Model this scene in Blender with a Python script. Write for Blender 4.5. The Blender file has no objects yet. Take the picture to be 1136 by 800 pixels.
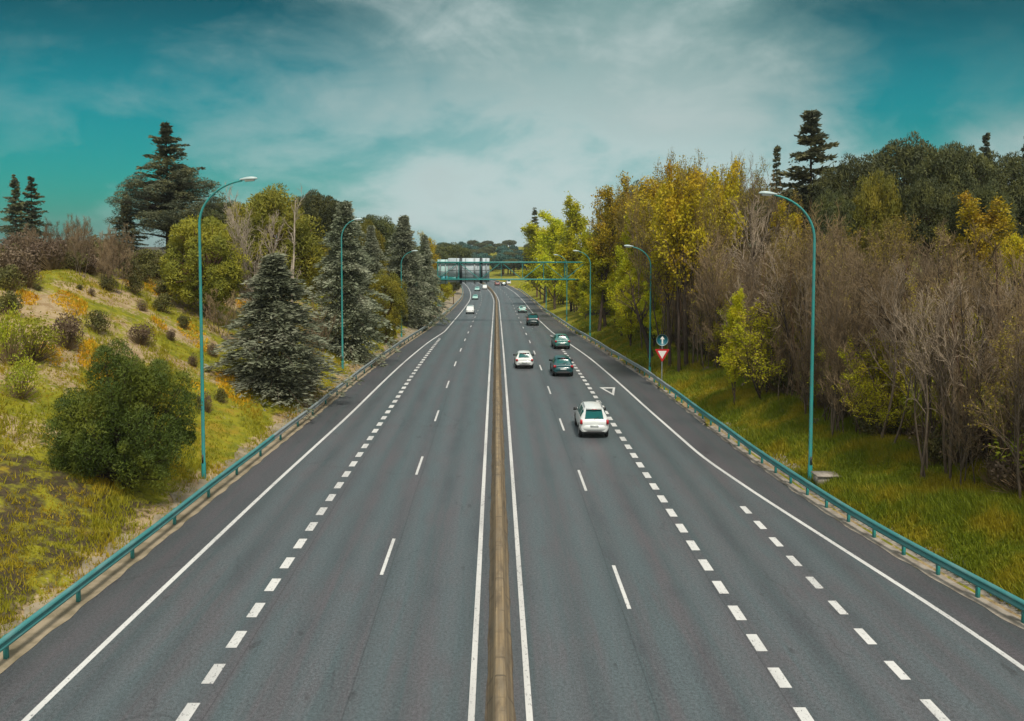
import bpy, bmesh, math
import numpy as np
from math import radians as R_

C = bpy.context.scene
COL = C.collection
HC = 12.0                      # camera height above the road
FPX = 875.0                    # focal length in photo pixels (photo 1136 px wide)
CAMX = -0.11

# ------------------------------------------------------------------ camera
cam_d = bpy.data.cameras.new('camera'); cam = bpy.data.objects.new('camera', cam_d); COL.objects.link(cam)
PITCH = 2.7
cam.location = (CAMX, 0, HC); cam.rotation_euler = (R_(90 - PITCH), 0, 0)
cam_d.sensor_width = 36; cam_d.lens = 36 * FPX / 1136
cam_d.shift_x = 17.6 / 1136
cam_d.shift_y = -(128 - FPX * math.tan(R_(PITCH))) / 1136
cam_d.clip_start = 0.5; cam_d.clip_end = 6000
C.camera = cam

# ------------------------------------------------------------------ sky
HAZE = .00016                   # density of the air
SUN_EL, SUN_AZ = 58, 162       # azimuth clockwise from +Y
w = bpy.data.worlds.new('World'); C.world = w; w.use_nodes = True
nt = w.node_tree; nt.nodes.clear()
def N(t, **kw):
    n = nt.nodes.new(t)
    for k, v in kw.items(): setattr(n, k, v)
    return n
def L(a, b): nt.links.new(a, b)
def setin(n, i, v):
    if hasattr(v, 'is_linked') or isinstance(v, bpy.types.NodeSocket): L(v, n.inputs[i])
    else: n.inputs[i].default_value = v
def M(op, a, b=0.0, clamp=False):
    n = N('ShaderNodeMath', operation=op); n.use_clamp = clamp
    setin(n, 0, a); setin(n, 1, b); return n.outputs[0]
def SS(x, lo, hi):
    n = N('ShaderNodeMapRange', interpolation_type='SMOOTHSTEP')
    setin(n, 0, x); setin(n, 1, lo); setin(n, 2, hi); return n.outputs[0]
def MIXC(f, a, b, blend='MIX'):
    n = N('ShaderNodeMix', data_type='RGBA', blend_type=blend)
    setin(n, 0, f); setin(n, 6, a); setin(n, 7, b); return n.outputs[2]
sky = N('ShaderNodeTexSky', sky_type='NISHITA'); sky.sun_disc = False
sky.sun_elevation = R_(SUN_EL); sky.sun_rotation = R_(SUN_AZ); sky.air_density = 1.0; sky.dust_density = 1.5
tc = N('ShaderNodeTexCoord'); sx = N('ShaderNodeSeparateXYZ'); L(tc.outputs['Generated'], sx.inputs[0])
X, Y, Z = sx.outputs
yy = M('MAXIMUM', Y, 0.2)
U = M('DIVIDE', X, yy); V = M('DIVIDE', Z, yy)
cmb = N('ShaderNodeCombineXYZ'); L(M('MULTIPLY', U, 1.0), cmb.inputs[0]); L(M('MULTIPLY', V, 2.0), cmb.inputs[1]); L(M('MULTIPLY', Y, 0.5), cmb.inputs[2])
def noise(vec, scale, detail=6, rough=.55, dist=0.0):
    n = N('ShaderNodeTexNoise'); L(vec, n.inputs['Vector'])
    n.inputs['Scale'].default_value = scale; n.inputs['Detail'].default_value = detail
    n.inputs['Roughness'].default_value = rough; n.inputs['Distortion'].default_value = dist
    return n.outputs[0]
n1 = noise(cmb.outputs[0], 2.6, 8, .56, .5); n2 = noise(cmb.outputs[0], 8.0, 7, .62, .4)
nn = M('ADD', M('MULTIPLY', n1, .7), M('MULTIPLY', n2, .3))
nz = M('MULTIPLY', M('SUBTRACT', nn, .5), 2.6)
ub = M('ADD', M('MULTIPLY', V, .95), -.47)
left = SS(M('ADD', M('SUBTRACT', U, ub), M('MULTIPLY', nz, .30)), -.20, .40)
rgt = M('MULTIPLY', SS(M('ADD', U, M('MULTIPLY', nz, -.42)), .16, .60), SS(M('ADD', V, M('MULTIPLY', nz, -.08)), .04, .20))
lum = M('MULTIPLY', left, M('SUBTRACT', 1.0, M('MULTIPLY', rgt, .85)))
cm = M('ADD', lum, M('MULTIPLY', M('MULTIPLY', nz, .5), M('SUBTRACT', 1.25, lum)), True)
behind = SS(Y, -.1, .25)                       # overcast all round behind the viewer and overhead
high = SS(V, .45, .9)
cm = M('MAXIMUM', cm, M('MAXIMUM', M('SUBTRACT', 1.0, behind), high), True)
# cloud brightness: bright towards the horizon, thick and grey halfway up, bright again overhead
cl = MIXC(SS(M('ADD', V, M('MULTIPLY', nz, .14)), .03, .36), (3.3, 4.15, 4.1, 1), (1.15, 2.1, 2.1, 1))
cl = MIXC(M('MULTIPLY', SS(nz, .0, .42), .75), cl, (3.1, 3.75, 3.7, 1))
cl = MIXC(M('MULTIPLY', SS(nz, .03, -.32), .62), cl, MIXC(1.0, cl, (.42, .72, .74, 1), 'MULTIPLY'))
cl = MIXC(M('MULTIPLY', SS(U, .15, .6), SS(V, .05, .3)), cl, MIXC(1.0, cl, (.45, .62, .62, 1), 'MULTIPLY'))
cl = MIXC(M('MAXIMUM', SS(V, .5, 1.1), M('SUBTRACT', 1.0, behind)), cl, (4.3, 4.5, 4.45, 1))
clear = MIXC(1.0, sky.outputs[0], (.0, .40, .345, 1), 'MULTIPLY')
clear = MIXC(SS(V, .17, .36), clear, MIXC(1.0, clear, (.1, .40, .42, 1), 'MULTIPLY'))
full = MIXC(cm, clear, cl)
bg = N('ShaderNodeBackground'); L(full, bg.inputs[0]); bg.inputs[1].default_value = 0.10
out = N('ShaderNodeOutputWorld'); L(bg.outputs[0], out.inputs[0])

# ------------------------------------------------------------------ sun and exposure
sd = bpy.data.lights.new('sun', 'SUN'); so = bpy.data.objects.new('sun', sd); COL.objects.link(so)
sd.energy = 2.3; sd.angle = R_(10); sd.color = (1.0, .93, .82)
from mathutils import Vector
sv = Vector((math.sin(R_(SUN_AZ)) * math.cos(R_(SUN_EL)), math.cos(R_(SUN_AZ)) * math.cos(R_(SUN_EL)), math.sin(R_(SUN_EL))))
so.rotation_euler = sv.to_track_quat('Z', 'Y').to_euler(); so.location = sv * 100
C.view_settings.view_transform = 'Standard'; C.view_settings.look = 'None'
C.view_settings.exposure = 0.65; C.view_settings.gamma = 1.0; C.view_settings.use_curve_mapping = False
C.cycles.max_bounces = 6; C.cycles.diffuse_bounces = 3; C.cycles.transparent_max_bounces = 8

# ------------------------------------------------------------------ helpers
def nrm(v): return v / np.maximum(np.linalg.norm(v, axis=-1, keepdims=True), 1e-9)
class MB:
    """collects polygons for ONE mesh object"""
    def __init__(s): s.V = []; s.F = []; s.m = []; s.n = 0
    def add(s, V, F, m=0):
        V = np.asarray(V, float).reshape(-1, 3); F = np.asarray(F, int)
        s.V.append(V); s.F.append(F + s.n); s.m.append(np.full(len(F), m)); s.n += len(V)
    def box(s, c, d, m=0, rz=0.0, taper=1.0):
        x, y, z = np.array(d) / 2
        v = np.array([[-x, -y, -z], [x, -y, -z], [x, y, -z], [-x, y, -z], [-x*taper, -y*taper, z], [x*taper, -y*taper, z], [x*taper, y*taper, z], [-x*taper, y*taper, z]])
        if rz:
            a, b = math.cos(rz), math.sin(rz); v[:, :2] = v[:, :2] @ np.array([[a, b], [-b, a]])
        s.add(v + np.array(c), [[0, 3, 2, 1], [4, 5, 6, 7], [0, 1, 5, 4], [1, 2, 6, 5], [2, 3, 7, 6], [3, 0, 4, 7]], m)
    def tubes(s, p0, p1, r0, r1, sides=4, m=0):
        p0 = np.asarray(p0, float).reshape(-1, 3); p1 = np.asarray(p1, float).reshape(-1, 3); n = len(p0)
        if n == 0: return
        d = nrm(p1 - p0); h = np.where(np.abs(d[:, 2:3]) > .9, [[1., 0, 0]], [[0., 0, 1]])
        a = nrm(np.cross(d, h)); b = np.cross(d, a)
        an = np.arange(sides) * 2 * np.pi / sides
        o = a[:, None] * np.cos(an)[None, :, None] + b[:, None] * np.sin(an)[None, :, None]
        r0 = np.broadcast_to(r0, (n,)); r1 = np.broadcast_to(r1, (n,))
        V = np.concatenate([p0[:, None] + o * r0[:, None, None], p1[:, None] + o * r1[:, None, None]], 1)
        k = np.arange(sides); k2 = (k + 1) % sides
        f = np.stack([k, k2, k2 + sides, k + sides], 1)
        F = (f[None] + (np.arange(n) * 2 * sides)[:, None, None]).reshape(-1, 4)
        s.add(V, F, m)
    def path(s, pts, r, sides=8, m=0, cap=True):
        """one connected tube along a polyline"""
        pts = np.asarray(pts, float); n = len(pts); r = np.broadcast_to(r, (n,))
        t = nrm(np.gradient(pts, axis=0)); h = np.array([0, 1., 0]) if abs(t[:, 1]).max() < .8 else np.array([1., 0, 0])
        a = nrm(np.cross(t, h)); b = np.cross(t, a); an = np.arange(sides) * 2 * np.pi / sides
        V = pts[:, None] + (a[:, None] * np.cos(an)[None, :, None] + b[:, None] * np.sin(an)[None, :, None]) * r[:, None, None]
        F = [[i*sides+k, i*sides+(k+1) % sides, (i+1)*sides+(k+1) % sides, (i+1)*sides+k] for i in range(n-1) for k in range(sides)]
        s.add(V, F, m)
        if cap:
            for i in (0, n - 1):
                vv = np.vstack([V[i], pts[i]]); s.add(vv, [[k, (k+1) % sides, sides, sides] for k in range(sides)], m)
    def leaves(s, c, a, b, m=0):
        V = np.stack([c - a, c + b, c + a, c - b], 1)
        s.add(V, np.arange(len(c) * 4).reshape(-1, 4), m)
    def build(s, name, mats, parent=None, smooth=False, loc=None):
        me = bpy.data.meshes.new(name)
        fill_mesh(me, np.concatenate(s.V), s.F, np.concatenate(s.m), mats, smooth)
        return link(name, me, parent, loc)
def fill_mesh(me, V, Fs, mi, mats, smooth):
    F4 = []
    tot = []
    for F in Fs:
        F4.append(F); tot.append(np.full(len(F), F.shape[1]))
    # degenerate quads (last index repeated) become triangles
    loops, totals = [], []
    for F in F4:
        if F.shape[1] == 4:
            tri = F[:, 2] == F[:, 3]
            if tri.any():
                for f in F:
                    if f[2] == f[3]: loops.append(f[:3]); totals.append(3)
                    else: loops.append(f); totals.append(4)
                continue
        loops.append(F.reshape(-1)); totals.extend([F.shape[1]] * len(F))
    lo = np.concatenate(loops).astype(np.int32); to = np.array(totals, np.int32)
    me.vertices.add(len(V)); me.vertices.foreach_set('co', V.astype(np.float32).ravel())
    me.loops.add(len(lo)); me.loops.foreach_set('vertex_index', lo)
    me.polygons.add(len(to)); me.polygons.foreach_set('loop_start', np.concatenate([[0], np.cumsum(to)[:-1]]).astype(np.int32))
    try: me.polygons.foreach_set('loop_total', to)
    except Exception: pass
    if not isinstance(mats, (list, tuple)): mats = [mats]
    for m in mats: me.materials.append(m)
    me.polygons.foreach_set('material_index', mi.astype(np.int32))
    if smooth: me.polygons.foreach_set('use_smooth', np.ones(len(to), bool))
    me.update(calc_edges=True); me.validate()
def link(name, me, parent=None, loc=None):
    o = bpy.data.objects.new(name, me); COL.objects.link(o)
    if parent is not None: o.parent = parent
    if loc is not None: o.location = loc
    return o
def tag(o, label=None, cat=None, group=None, kind=None):
    for k, v in (('label', label), ('category', cat), ('group', group), ('kind', kind)):
        if v: o[k] = v
    return o
def empty(name, loc, rz=0.0, label=None, cat=None, group=None):
    o = bpy.data.objects.new(name, None); COL.objects.link(o); o.location = loc; o.rotation_euler = (0, 0, rz)
    o.empty_display_size = .3
    return tag(o, label, cat, group)

# ------------------------------------------------------------------ materials
def mat(name, col, rough=.8, metal=0.0, spec=.5):
    m = bpy.data.materials.new(name); m.use_nodes = True
    b = m.node_tree.nodes['Principled BSDF']
    b.inputs['Base Color'].default_value = (*col, 1); b.inputs['Roughness'].default_value = rough
    b.inputs['Metallic'].default_value = metal; b.inputs['Specular IOR Level'].default_value = spec
    return m
class NT:
    def __init__(s, m): s.t = m.node_tree; s.b = s.t.nodes['Principled BSDF']
    def n(s, t, **kw):
        n = s.t.nodes.new(t)
        for k, v in kw.items(): setattr(n, k, v)
        return n
    def l(s, a, b): s.t.links.new(a, b)
    def si(s, n, i, v):
        if isinstance(v, bpy.types.NodeSocket): s.l(v, n.inputs[i])
        else: n.inputs[i].default_value = v
    def math(s, op, a, b=0.0, clamp=False):
        n = s.n('ShaderNodeMath', operation=op); n.use_clamp = clamp; s.si(n, 0, a); s.si(n, 1, b); return n.outputs[0]
    def ss(s, x, lo, hi):
        n = s.n('ShaderNodeMapRange', interpolation_type='SMOOTHSTEP'); s.si(n, 0, x); s.si(n, 1, lo); s.si(n, 2, hi); return n.outputs[0]
    def mix(s, f, a, b, blend='MIX'):
        n = s.n('ShaderNodeMix', data_type='RGBA', blend_type=blend); s.si(n, 0, f); s.si(n, 6, a); s.si(n, 7, b); return n.outputs[2]
    def obj(s, scale=(1, 1, 1)):
        tc = s.n('ShaderNodeTexCoord'); mp = s.n('ShaderNodeMapping'); mp.inputs['Scale'].default_value = scale
        s.l(tc.outputs['Object'], mp.inputs[0]); return mp.outputs[0]
    def noise(s, vec, scale, detail=4, rough=.55, dist=0.0):
        n = s.n('ShaderNodeTexNoise'); s.l(vec, n.inputs['Vector'])
        for k, v in (('Scale', scale), ('Detail', detail), ('Roughness', rough), ('Distortion', dist)): n.inputs[k].default_value = v
        return n.outputs[0]
    def bump(s, h, strength=.3, dist=.02):
        n = s.n('ShaderNodeBump'); n.inputs['Strength'].default_value = strength; n.inputs['Distance'].default_value = dist
        s.l(h, n.inputs['Height']); s.l(n.outputs[0], s.b.inputs['Normal'])
    def col(s, c): s.l(c, s.b.inputs['Base Color'])
def c4(c): return (*c, 1)

def foliage(name, c1, c2, c3=None, trans=.25, rough=.6, nscale=.5):
    """leaf colours vary from leaf to leaf, clump to clump and tree to tree"""
    m = mat(name, c1, rough, 0, .25); t = NT(m)
    g = t.n('ShaderNodeNewGeometry'); oi = t.n('ShaderNodeObjectInfo')
    no = t.noise(t.obj(), nscale, 3)
    c = t.mix(g.outputs['Random Per Island'], c4(c1), c4(c2))
    c = t.mix(t.ss(no, .42, .66), c, c4(c3 if c3 else c2))
    hs = t.n('ShaderNodeHueSaturation'); t.l(c, hs.inputs['Color'])
    t.l(t.math('ADD', t.math('MULTIPLY', oi.outputs['Random'], .5), .75), hs.inputs['Value'])
    t.l(t.math('ADD', t.math('MULTIPLY', oi.outputs['Random'], .024), .488), hs.inputs['Hue'])
    t.col(hs.outputs[0])
    if trans:
        tr = t.n('ShaderNodeBsdfTranslucent'); t.l(hs.outputs[0], tr.inputs[0])
        mx = t.n('ShaderNodeMixShader'); mx.inputs[0].default_value = trans
        t.l(t.b.outputs[0], mx.inputs[1]); t.l(tr.outputs[0], mx.inputs[2])
        t.l(mx.outputs[0], t.t.nodes['Material Output'].inputs[0])
    return m
def bark(name, c1, c2):
    m = mat(name, c1, .9, 0, .2); t = NT(m); oi = t.n('ShaderNodeObjectInfo')
    no = t.noise(t.obj((6, 6, 1)), 2.0, 5)
    c = t.mix(t.ss(no, .35, .65), c4(c1), c4(c2))
    hs = t.n('ShaderNodeHueSaturation'); t.l(c, hs.inputs['Color'])
    t.l(t.math('ADD', t.math('MULTIPLY', oi.outputs['Random'], .7), .65), hs.inputs['Value']); t.col(hs.outputs[0])
    return m
def grime(name, c1, c2, scale=(1, 1, 1), nscale=3, rough=.7, metal=0.0, lo=.4, hi=.65, bump=0):
    m = mat(name, c1, rough, metal); t = NT(m)
    no = t.noise(t.obj(scale), nscale, 6, .6)
    t.col(t.mix(t.ss(no, lo, hi), c4(c1), c4(c2)))
    if bump: t.bump(no, bump, .02)
    return m

def asphalt(name, base, alt, dark, tracks=True):
    m = mat(name, base, .50, 0, .5); t = NT(m)
    big = t.noise(t.obj((1.3, .03, 1)), 1.0, 7, .68)          # long streaks along the lanes
    mid = t.noise(t.obj((1, .35, 1)), .6, 5, .65)
    fine = t.noise(t.obj(), 11.0, 3, .7)
    grain = t.noise(t.obj(), 42.0, 2, .6)
    c = t.mix(t.ss(t.math('ADD', t.math('MULTIPLY', big, .7), t.math('MULTIPLY', mid, .3)), .38, .62), c4(base), c4(alt))
    c = t.mix(t.math('MULTIPLY', t.ss(mid, .46, .72), .6), c, c4(dark))
    if tracks:                                               # tyre-polished wheel tracks, two in each lane
        tc = t.n('ShaderNodeTexCoord'); sp = t.n('ShaderNodeSeparateXYZ'); t.l(tc.outputs['Object'], sp.inputs[0])
        ax = t.math('ABSOLUTE', sp.outputs[0])
        ph = t.math('MULTIPLY', t.math('SUBTRACT', ax, 1.62), 2 * math.pi / 1.755)
        wv = t.math('ADD', t.math('MULTIPLY', t.math('COSINE', ph), .5), .5)
        c = t.mix(t.math('MULTIPLY', t.math('MULTIPLY', wv, t.ss(mid, .25, .6)), .45), c, c4(tuple(min(1, k * 1.6) for k in alt)))
    vo = t.n('ShaderNodeTexVoronoi', feature='DISTANCE_TO_EDGE'); vo.inputs['Scale'].default_value = .16
    wv_ = t.n('ShaderNodeVectorMath', operation='ADD'); t.l(t.obj((1, .55, 1)), wv_.inputs[0])
    nv_ = t.n('ShaderNodeTexNoise'); nv_.inputs['Scale'].default_value = .9; nv_.inputs['Detail'].default_value = 6; t.l(t.obj(), nv_.inputs['Vector']); t.l(nv_.outputs['Color'], wv_.inputs[1]); t.l(wv_.outputs[0], vo.inputs['Vector'])
    ck = t.math('MULTIPLY', t.math('SUBTRACT', 1.0, t.ss(vo.outputs[0], .002, .008)), t.ss(t.noise(t.obj(), .13, 3), .52, .60))
    c = t.mix(t.math('MULTIPLY', ck, .30), c, c4((.018, .018, .020)))
    spots = t.noise(t.obj((1, .5, 1)), 1.7, 2, .4)
    c = t.mix(t.math('MULTIPLY', t.ss(spots, .70, .76), .45), c, c4((.03, .029, .031)))
    if tracks:
        for sx_ in (4.02, 7.55):
            dd_ = t.math('ABSOLUTE', t.math('SUBTRACT', t.math('ADD', ax, t.math('MULTIPLY', t.noise(t.obj((.2, .12, 1)), 1.0, 3), .16)), sx_ + .08))
            c = t.mix(t.math('MULTIPLY', t.math('SUBTRACT', 1.0, t.ss(dd_, .012, .030)), .38), c, c4((.022, .022, .024)))
    hs = t.n('ShaderNodeHueSaturation'); t.l(c, hs.inputs['Color'])
    v = t.math('ADD', t.math('MULTIPLY', fine, 1.9), t.math('MULTIPLY', grain, 3.2))
    t.l(t.math('MAXIMUM', t.math('ADD', v, -1.55), .25), hs.inputs['Value']); t.col(hs.outputs[0])
    t.bump(grain, .35, .01)
    return m

MT = {}
MT['asphalt'] = asphalt('asphalt', (.090, .085, .092), (.062, .083, .088), (.060, .056, .064))
MT['shoulder'] = asphalt('shoulder_asphalt', (.080, .075, .082), (.060, .074, .078), (.055, .051, .058), False)
m = mat('road_paint', (.80, .80, .77), .6); t = NT(m)
wn = t.noise(t.obj((1, .6, 1)), 11, 6, .75); w2 = t.noise(t.obj((1, .25, 1)), .8, 3); cc = t.mix(t.ss(w2, .35, .7), c4((.60, .60, .575)), c4((.47, .47, .455))); t.col(t.mix(t.ss(t.math('ADD', wn, t.math('MULTIPLY', w2, .12)), .62, .70), cc, c4((.16, .16, .16)))); MT['paint'] = m
m = mat('tan_concrete', (.34, .255, .150), .85); t = NT(m)
a_ = t.noise(t.obj((14, .12, 5)), 1, 6, .6); b_ = t.noise(t.obj((1, .4, 1)), 2.2, 6, .65); g_ = t.noise(t.obj(), 40, 2)
c = t.mix(t.ss(a_, .38, .60), c4((.275, .205, .115)), c4((.165, .118, .066))); c = t.mix(t.math('MULTIPLY', t.ss(b_, .46, .66), .8), c, c4((.105, .080, .052)))
spz = t.n('ShaderNodeSeparateXYZ'); t.l(t.obj(), spz.inputs[0]); dk = t.math('MULTIPLY', t.ss(t.noise(t.obj((3, .6, 1)), 1.5, 6, .7), .42, .62), .6); c = t.mix(dk, c, c4((.19, .155, .105)))
str_ = t.noise(t.obj((.6, 3.2, .25)), 1.0, 4, .6); c = t.mix(t.math('MULTIPLY', t.ss(str_, .56, .70), .65), c, c4((.075, .058, .04)))
t.col(c); t.bump(g_, .2, .01); MT['tan'] = m
MT['joint'] = mat('dark_joint', (.10, .08, .055), .9)  # dark brown strip at each joint between barrier segments
MT['pale_concrete'] = grime('pale_concrete', (.34, .30, .25), (.20, .17, .135), nscale=1.8, rough=.9, bump=.4)
MT['dirt'] = grime('dusty_gutter', (.30, .245, .165), (.17, .14, .085), nscale=1.1, rough=.95, bump=.5)
MT['dirt_dark'] = grime('brown_road_dirt', (.11, .085, .055), (.07, .056, .042), nscale=2, rough=.95)
MT['teal'] = grime('teal_painted_steel', (.025, .265, .245), (.045, .215, .20), scale=(1, 1, .4), nscale=4, rough=.45)
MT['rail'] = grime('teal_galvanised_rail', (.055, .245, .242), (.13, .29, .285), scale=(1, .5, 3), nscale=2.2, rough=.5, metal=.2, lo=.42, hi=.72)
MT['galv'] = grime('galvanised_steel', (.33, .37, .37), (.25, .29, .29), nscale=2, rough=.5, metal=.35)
MT['lamp_head'] = grime('lamp_head_grey', (.42, .52, .51), (.34, .43, .42), nscale=5, rough=.45)
MT['glass_bowl'] = mat('frosted_lamp_bowl', (.75, .78, .76), .25)
MT['sign_white'] = mat('sign_white', (.80, .78, .74), .45); MT['sign_red'] = mat('sign_red', (.50, .022, .025), .4)
MT['sign_teal'] = mat('sign_blue_teal', (.004, .105, .135), .4); MT['sign_grey'] = mat('sign_rim_grey', (.40, .48, .48), .4, .4)
MT['panel'] = grime('bare_sign_back', (.50, .58, .61), (.40, .48, .51), scale=(1, 1, .5), nscale=1.5, rough=.5)
MT['panel_green'] = grime('pale_green_panel', (.42, .60, .57), (.34, .54, .53), nscale=1.5, rough=.5)
MT['panel_teal'] = mat('panel_edge_teal', (.03, .27, .30), .5)
MT['dark_steel'] = mat('dark_steel', (.03, .04, .045), .5)
MT['tyre'] = mat('tyre_rubber', (.012, .012, .013), .85); MT['rim'] = mat('alloy_rim', (.42, .43, .44), .35, .8)
MT['trim'] = mat('black_plastic_trim', (.016, .018, .019), .55); MT['glass'] = mat('car_glass_painted_reflection', (.006, .11, .108), .16, 0, .30)  # teal reflection in the car windows is put into the glass base colour
MT['tail'] = mat('red_tail_lens', (.42, .012, .018), .25); MT['head'] = mat('clear_headlamp_lens', (.72, .75, .75), .15)
MT['plate'] = mat('number_plate', (.62, .66, .64), .4)
def carpaint(name, c):
    m = mat(name, c, .32, 0, .5); m.node_tree.nodes['Principled BSDF'].inputs['Coat Weight'].default_value = .35
    m.node_tree.nodes['Principled BSDF'].inputs['Coat Roughness'].default_value = .08
    t = NT(m); no = t.noise(t.obj(), 1.7, 4)
    t.col(t.mix(t.math('MULTIPLY', no, .25), c4(c), c4(tuple(k * .7 + .02 for k in c)))); return m
MT['white_car'] = carpaint('white_car_paint', (.70, .73, .71)); MT['dark_teal_car'] = carpaint('dark_teal_car_paint', (.008, .075, .085))
MT['green_car'] = carpaint('grey_green_car_paint', (.045, .19, .165)); MT['black_car'] = carpaint('blackish_teal_car_paint', (.006, .035, .036))
MT['mint_car'] = carpaint('pale_mint_car_paint', (.32, .55, .50)); MT['red_car'] = carpaint('dull_red_car_paint', (.30, .10, .10))

BARK = bark('grey_brown_bark', (.15, .115, .08), (.085, .065, .045))
BARKP = bark('pale_bark', (.42, .36, .29), (.30, .25, .19))
BARKD = bark('dark_bark', (.075, .055, .04), (.045, .033, .025))
BARKR = bark('reddish_pine_bark', (.15, .085, .05), (.09, .055, .035))
F_ = {}
F_['lime'] = foliage('lime_spring_leaf', (.50, .50, .012), (.38, .40, .012), (.58, .51, .013), .38)
F_['gold'] = foliage('golden_spring_leaf', (.52, .43, .012), (.42, .36, .012), (.50, .34, .012), .32)
F_['olive'] = foliage('olive_bud_leaf', (.30, .235, .035), (.22, .175, .035), (.38, .30, .022), .3)
F_['spruce'] = foliage('grey_green_needles', (.25, .28, .175), (.14, .165, .10), (.34, .36, .25), .15)
F_['cedar'] = foliage('dark_cedar_needles', (.10, .115, .065), (.07, .085, .05), (.15, .145, .055), .12)
F_['pine'] = foliage('yellow_green_pine_needles', (.21, .205, .022), (.14, .145, .020), (.29, .25, .022), .2)
F_['darkpine'] = foliage('dark_pine_needles', (.074, .086, .028), (.048, .06, .022), (.115, .12, .028), .12)
F_['bush'] = foliage('deep_green_pine_needles', (.075, .105, .012), (.042, .062, .010), (.135, .15, .014), .16)
F_['shrub'] = foliage('olive_shrub_leaf', (.125, .125, .032), (.08, .082, .026), (.17, .15, .03), .18)
F_['brown'] = foliage('brown_grey_shrub', (.17, .12, .075), (.12, .085, .058), (.20, .14, .08), .15)
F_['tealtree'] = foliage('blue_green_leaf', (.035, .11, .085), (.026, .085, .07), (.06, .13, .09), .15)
F_['rust'] = foliage('rusty_leaf', (.20, .10, .03), (.14, .075, .028), (.26, .15, .03), .2)
TWIG = bark('twig_grey_brown', (.27, .195, .110), (.185, .13, .072))
TWIGW = bark('twig_warm_brown', (.23, .165, .075), (.165, .115, .058))
TWIGM = bark('twig_mid_grey', (.36, .285, .20), (.27, .21, .145))
TWIGP = bark('twig_pale', (.50, .41, .32), (.40, .33, .25))

# ------------------------------------------------------------------ the lie of the land (metres; road runs along +Y)
def smooth_interp(y, xs, vs, k=5):
    y = np.asarray(y, float); return sum(np.interp(y + o, xs, vs) for o in np.linspace(-k, k, 7)) / 7
def cx(y):
    y = np.asarray(y, float); q = np.maximum(y - 215, 0); return -.00034 * q * q
def zr(y): return smooth_interp(y, [75, 100, 118, 146, 183, 241, 300, 400, 600], [0, -.5, -1.1, -1.9, -3.1, -4.5, -5.0, -5.5, -5.5], 10)
def el(y): return smooth_interp(y, [15, 20, 25, 37, 55, 77, 120, 150, 300], [14.3, 14.15, 13.9, 13.5, 12.8, 12.1, 10.8, 10.4, 10.3], 3)     # left asphalt edge
def er(y): return smooth_interp(y, [15, 20, 25, 28.8, 32.5, 36.3, 44, 57, 70, 86, 118, 180, 300], [18.4, 17.2, 16.2, 15.5, 14.95, 14.55, 14.1, 13.7, 13.35, 12.4, 11.3, 10.4, 10.3], 2)
def ll(y): return smooth_interp(y, [15, 22, 39, 55, 83, 102, 119, 150], [12.1, 11.95, 11.3, 10.5, 9.6, 8.9, 7.95, 7.85], 3)                   # left edge line
def lr(y): return smooth_interp(y, [15, 22, 24.5, 31.5, 37.3, 44, 57.5, 85, 98, 118, 146], [15.5, 14.85, 14.6, 13.45, 12.5, 11.6, 11.0, 10.0, 9.3, 8.3, 7.85], 2)
FL = ([0, .6, 1.2, 3, 8, 14, 21, 30, 60, 250], [0, .05, .25, 1.0, 3.4, 6.8, 9.7, 10.6, 11, 12])
FR = ([0, .5, 1, 2, 4, 8, 15, 30, 60, 120, 300], [0, .06, .4, 1.0, 1.9, 3.0, 3.7, 4.8, 7, 10, 12])
def bumps(x, y):
    return (np.sin(x * .9 + 1.3 * np.sin(y * .31)) * np.sin(y * .55 + x * .21) * .5 + np.sin(x * .37 + y * .23) * .6 + np.sin(x * 2.3 + y * 1.1) * np.sin(y * 1.9 - x) * .2)
def damp(y): return np.interp(y, [0, 85, 200, 450], [1, 1, .55, .25])
def far_rise(y):
    t_ = np.clip((np.asarray(y, float) - 430) / 400, 0, 1); return 11 * t_ * t_ * (3 - 2 * t_)
def gh(x, y):
    """height of the ground at x, y"""
    x = np.asarray(x, float); y = np.asarray(y, float)
    dl = cx(y) - el(y) - x; dr = x - cx(y) - er(y)
    b = bumps(x, y)
    h = np.where(dl > 0, np.interp(dl, *FL) * damp(y) + b * np.clip(dl - .8, 0, 6) * .05, 0)
    h = np.where(dr > 0, np.interp(dr, *FR) * damp(y) + b * np.clip(dr - .8, 0, 6) * .04, h)
    return zr(y) + h + far_rise(y) - np.where((dl < 0) & (dr < 0), .06, 0)
def at(px, Zd):
    """world x of a photo column at a real distance Zd"""
    return CAMX + (px - 550.4) * Zd / FPX
def topz(py, Zd): return HC - (py - 272) * Zd / FPX

# ground: one sheet whose columns follow the road edges
ys = np.unique(np.concatenate([np.arange(-60, 16, 6), np.arange(16, 130, .5), np.arange(130, 420, 2.5), np.arange(420, 1800, 25)]))
dl_ = np.concatenate([np.arange(0, 1.5, .3), np.arange(1.5, 34, .45), np.arange(34, 90, 4), [110, 150, 220, 350, 600, 1000]])
dr_ = np.concatenate([np.arange(0, 1.5, .3), np.arange(1.5, 16, .45), np.arange(16, 90, 4), [110, 150, 220, 350, 600, 1000]])
YY = ys[:, None]
XL = (cx(YY) - el(YY)) - dl_[None, ::-1]; XR = (cx(YY) + er(YY)) + dr_[None, :]
XM = np.concatenate([cx(YY) - el(YY) + .25, cx(YY) + 0 * YY, cx(YY) + er(YY) - .25], 1)
GX = np.concatenate([XL, XM, XR], 1); GY = np.broadcast_to(YY, GX.shape)
GZ = gh(GX + np.where(np.arange(GX.shape[1])[None] == len(dl_) - 1, -1e-6, 0) + np.where(np.arange(GX.shape[1])[None] == len(dl_) + 3, 1e-6, 0), GY)
nr, nc = GX.shape
idx = np.arange(nr * nc).reshape(nr, nc)
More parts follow.
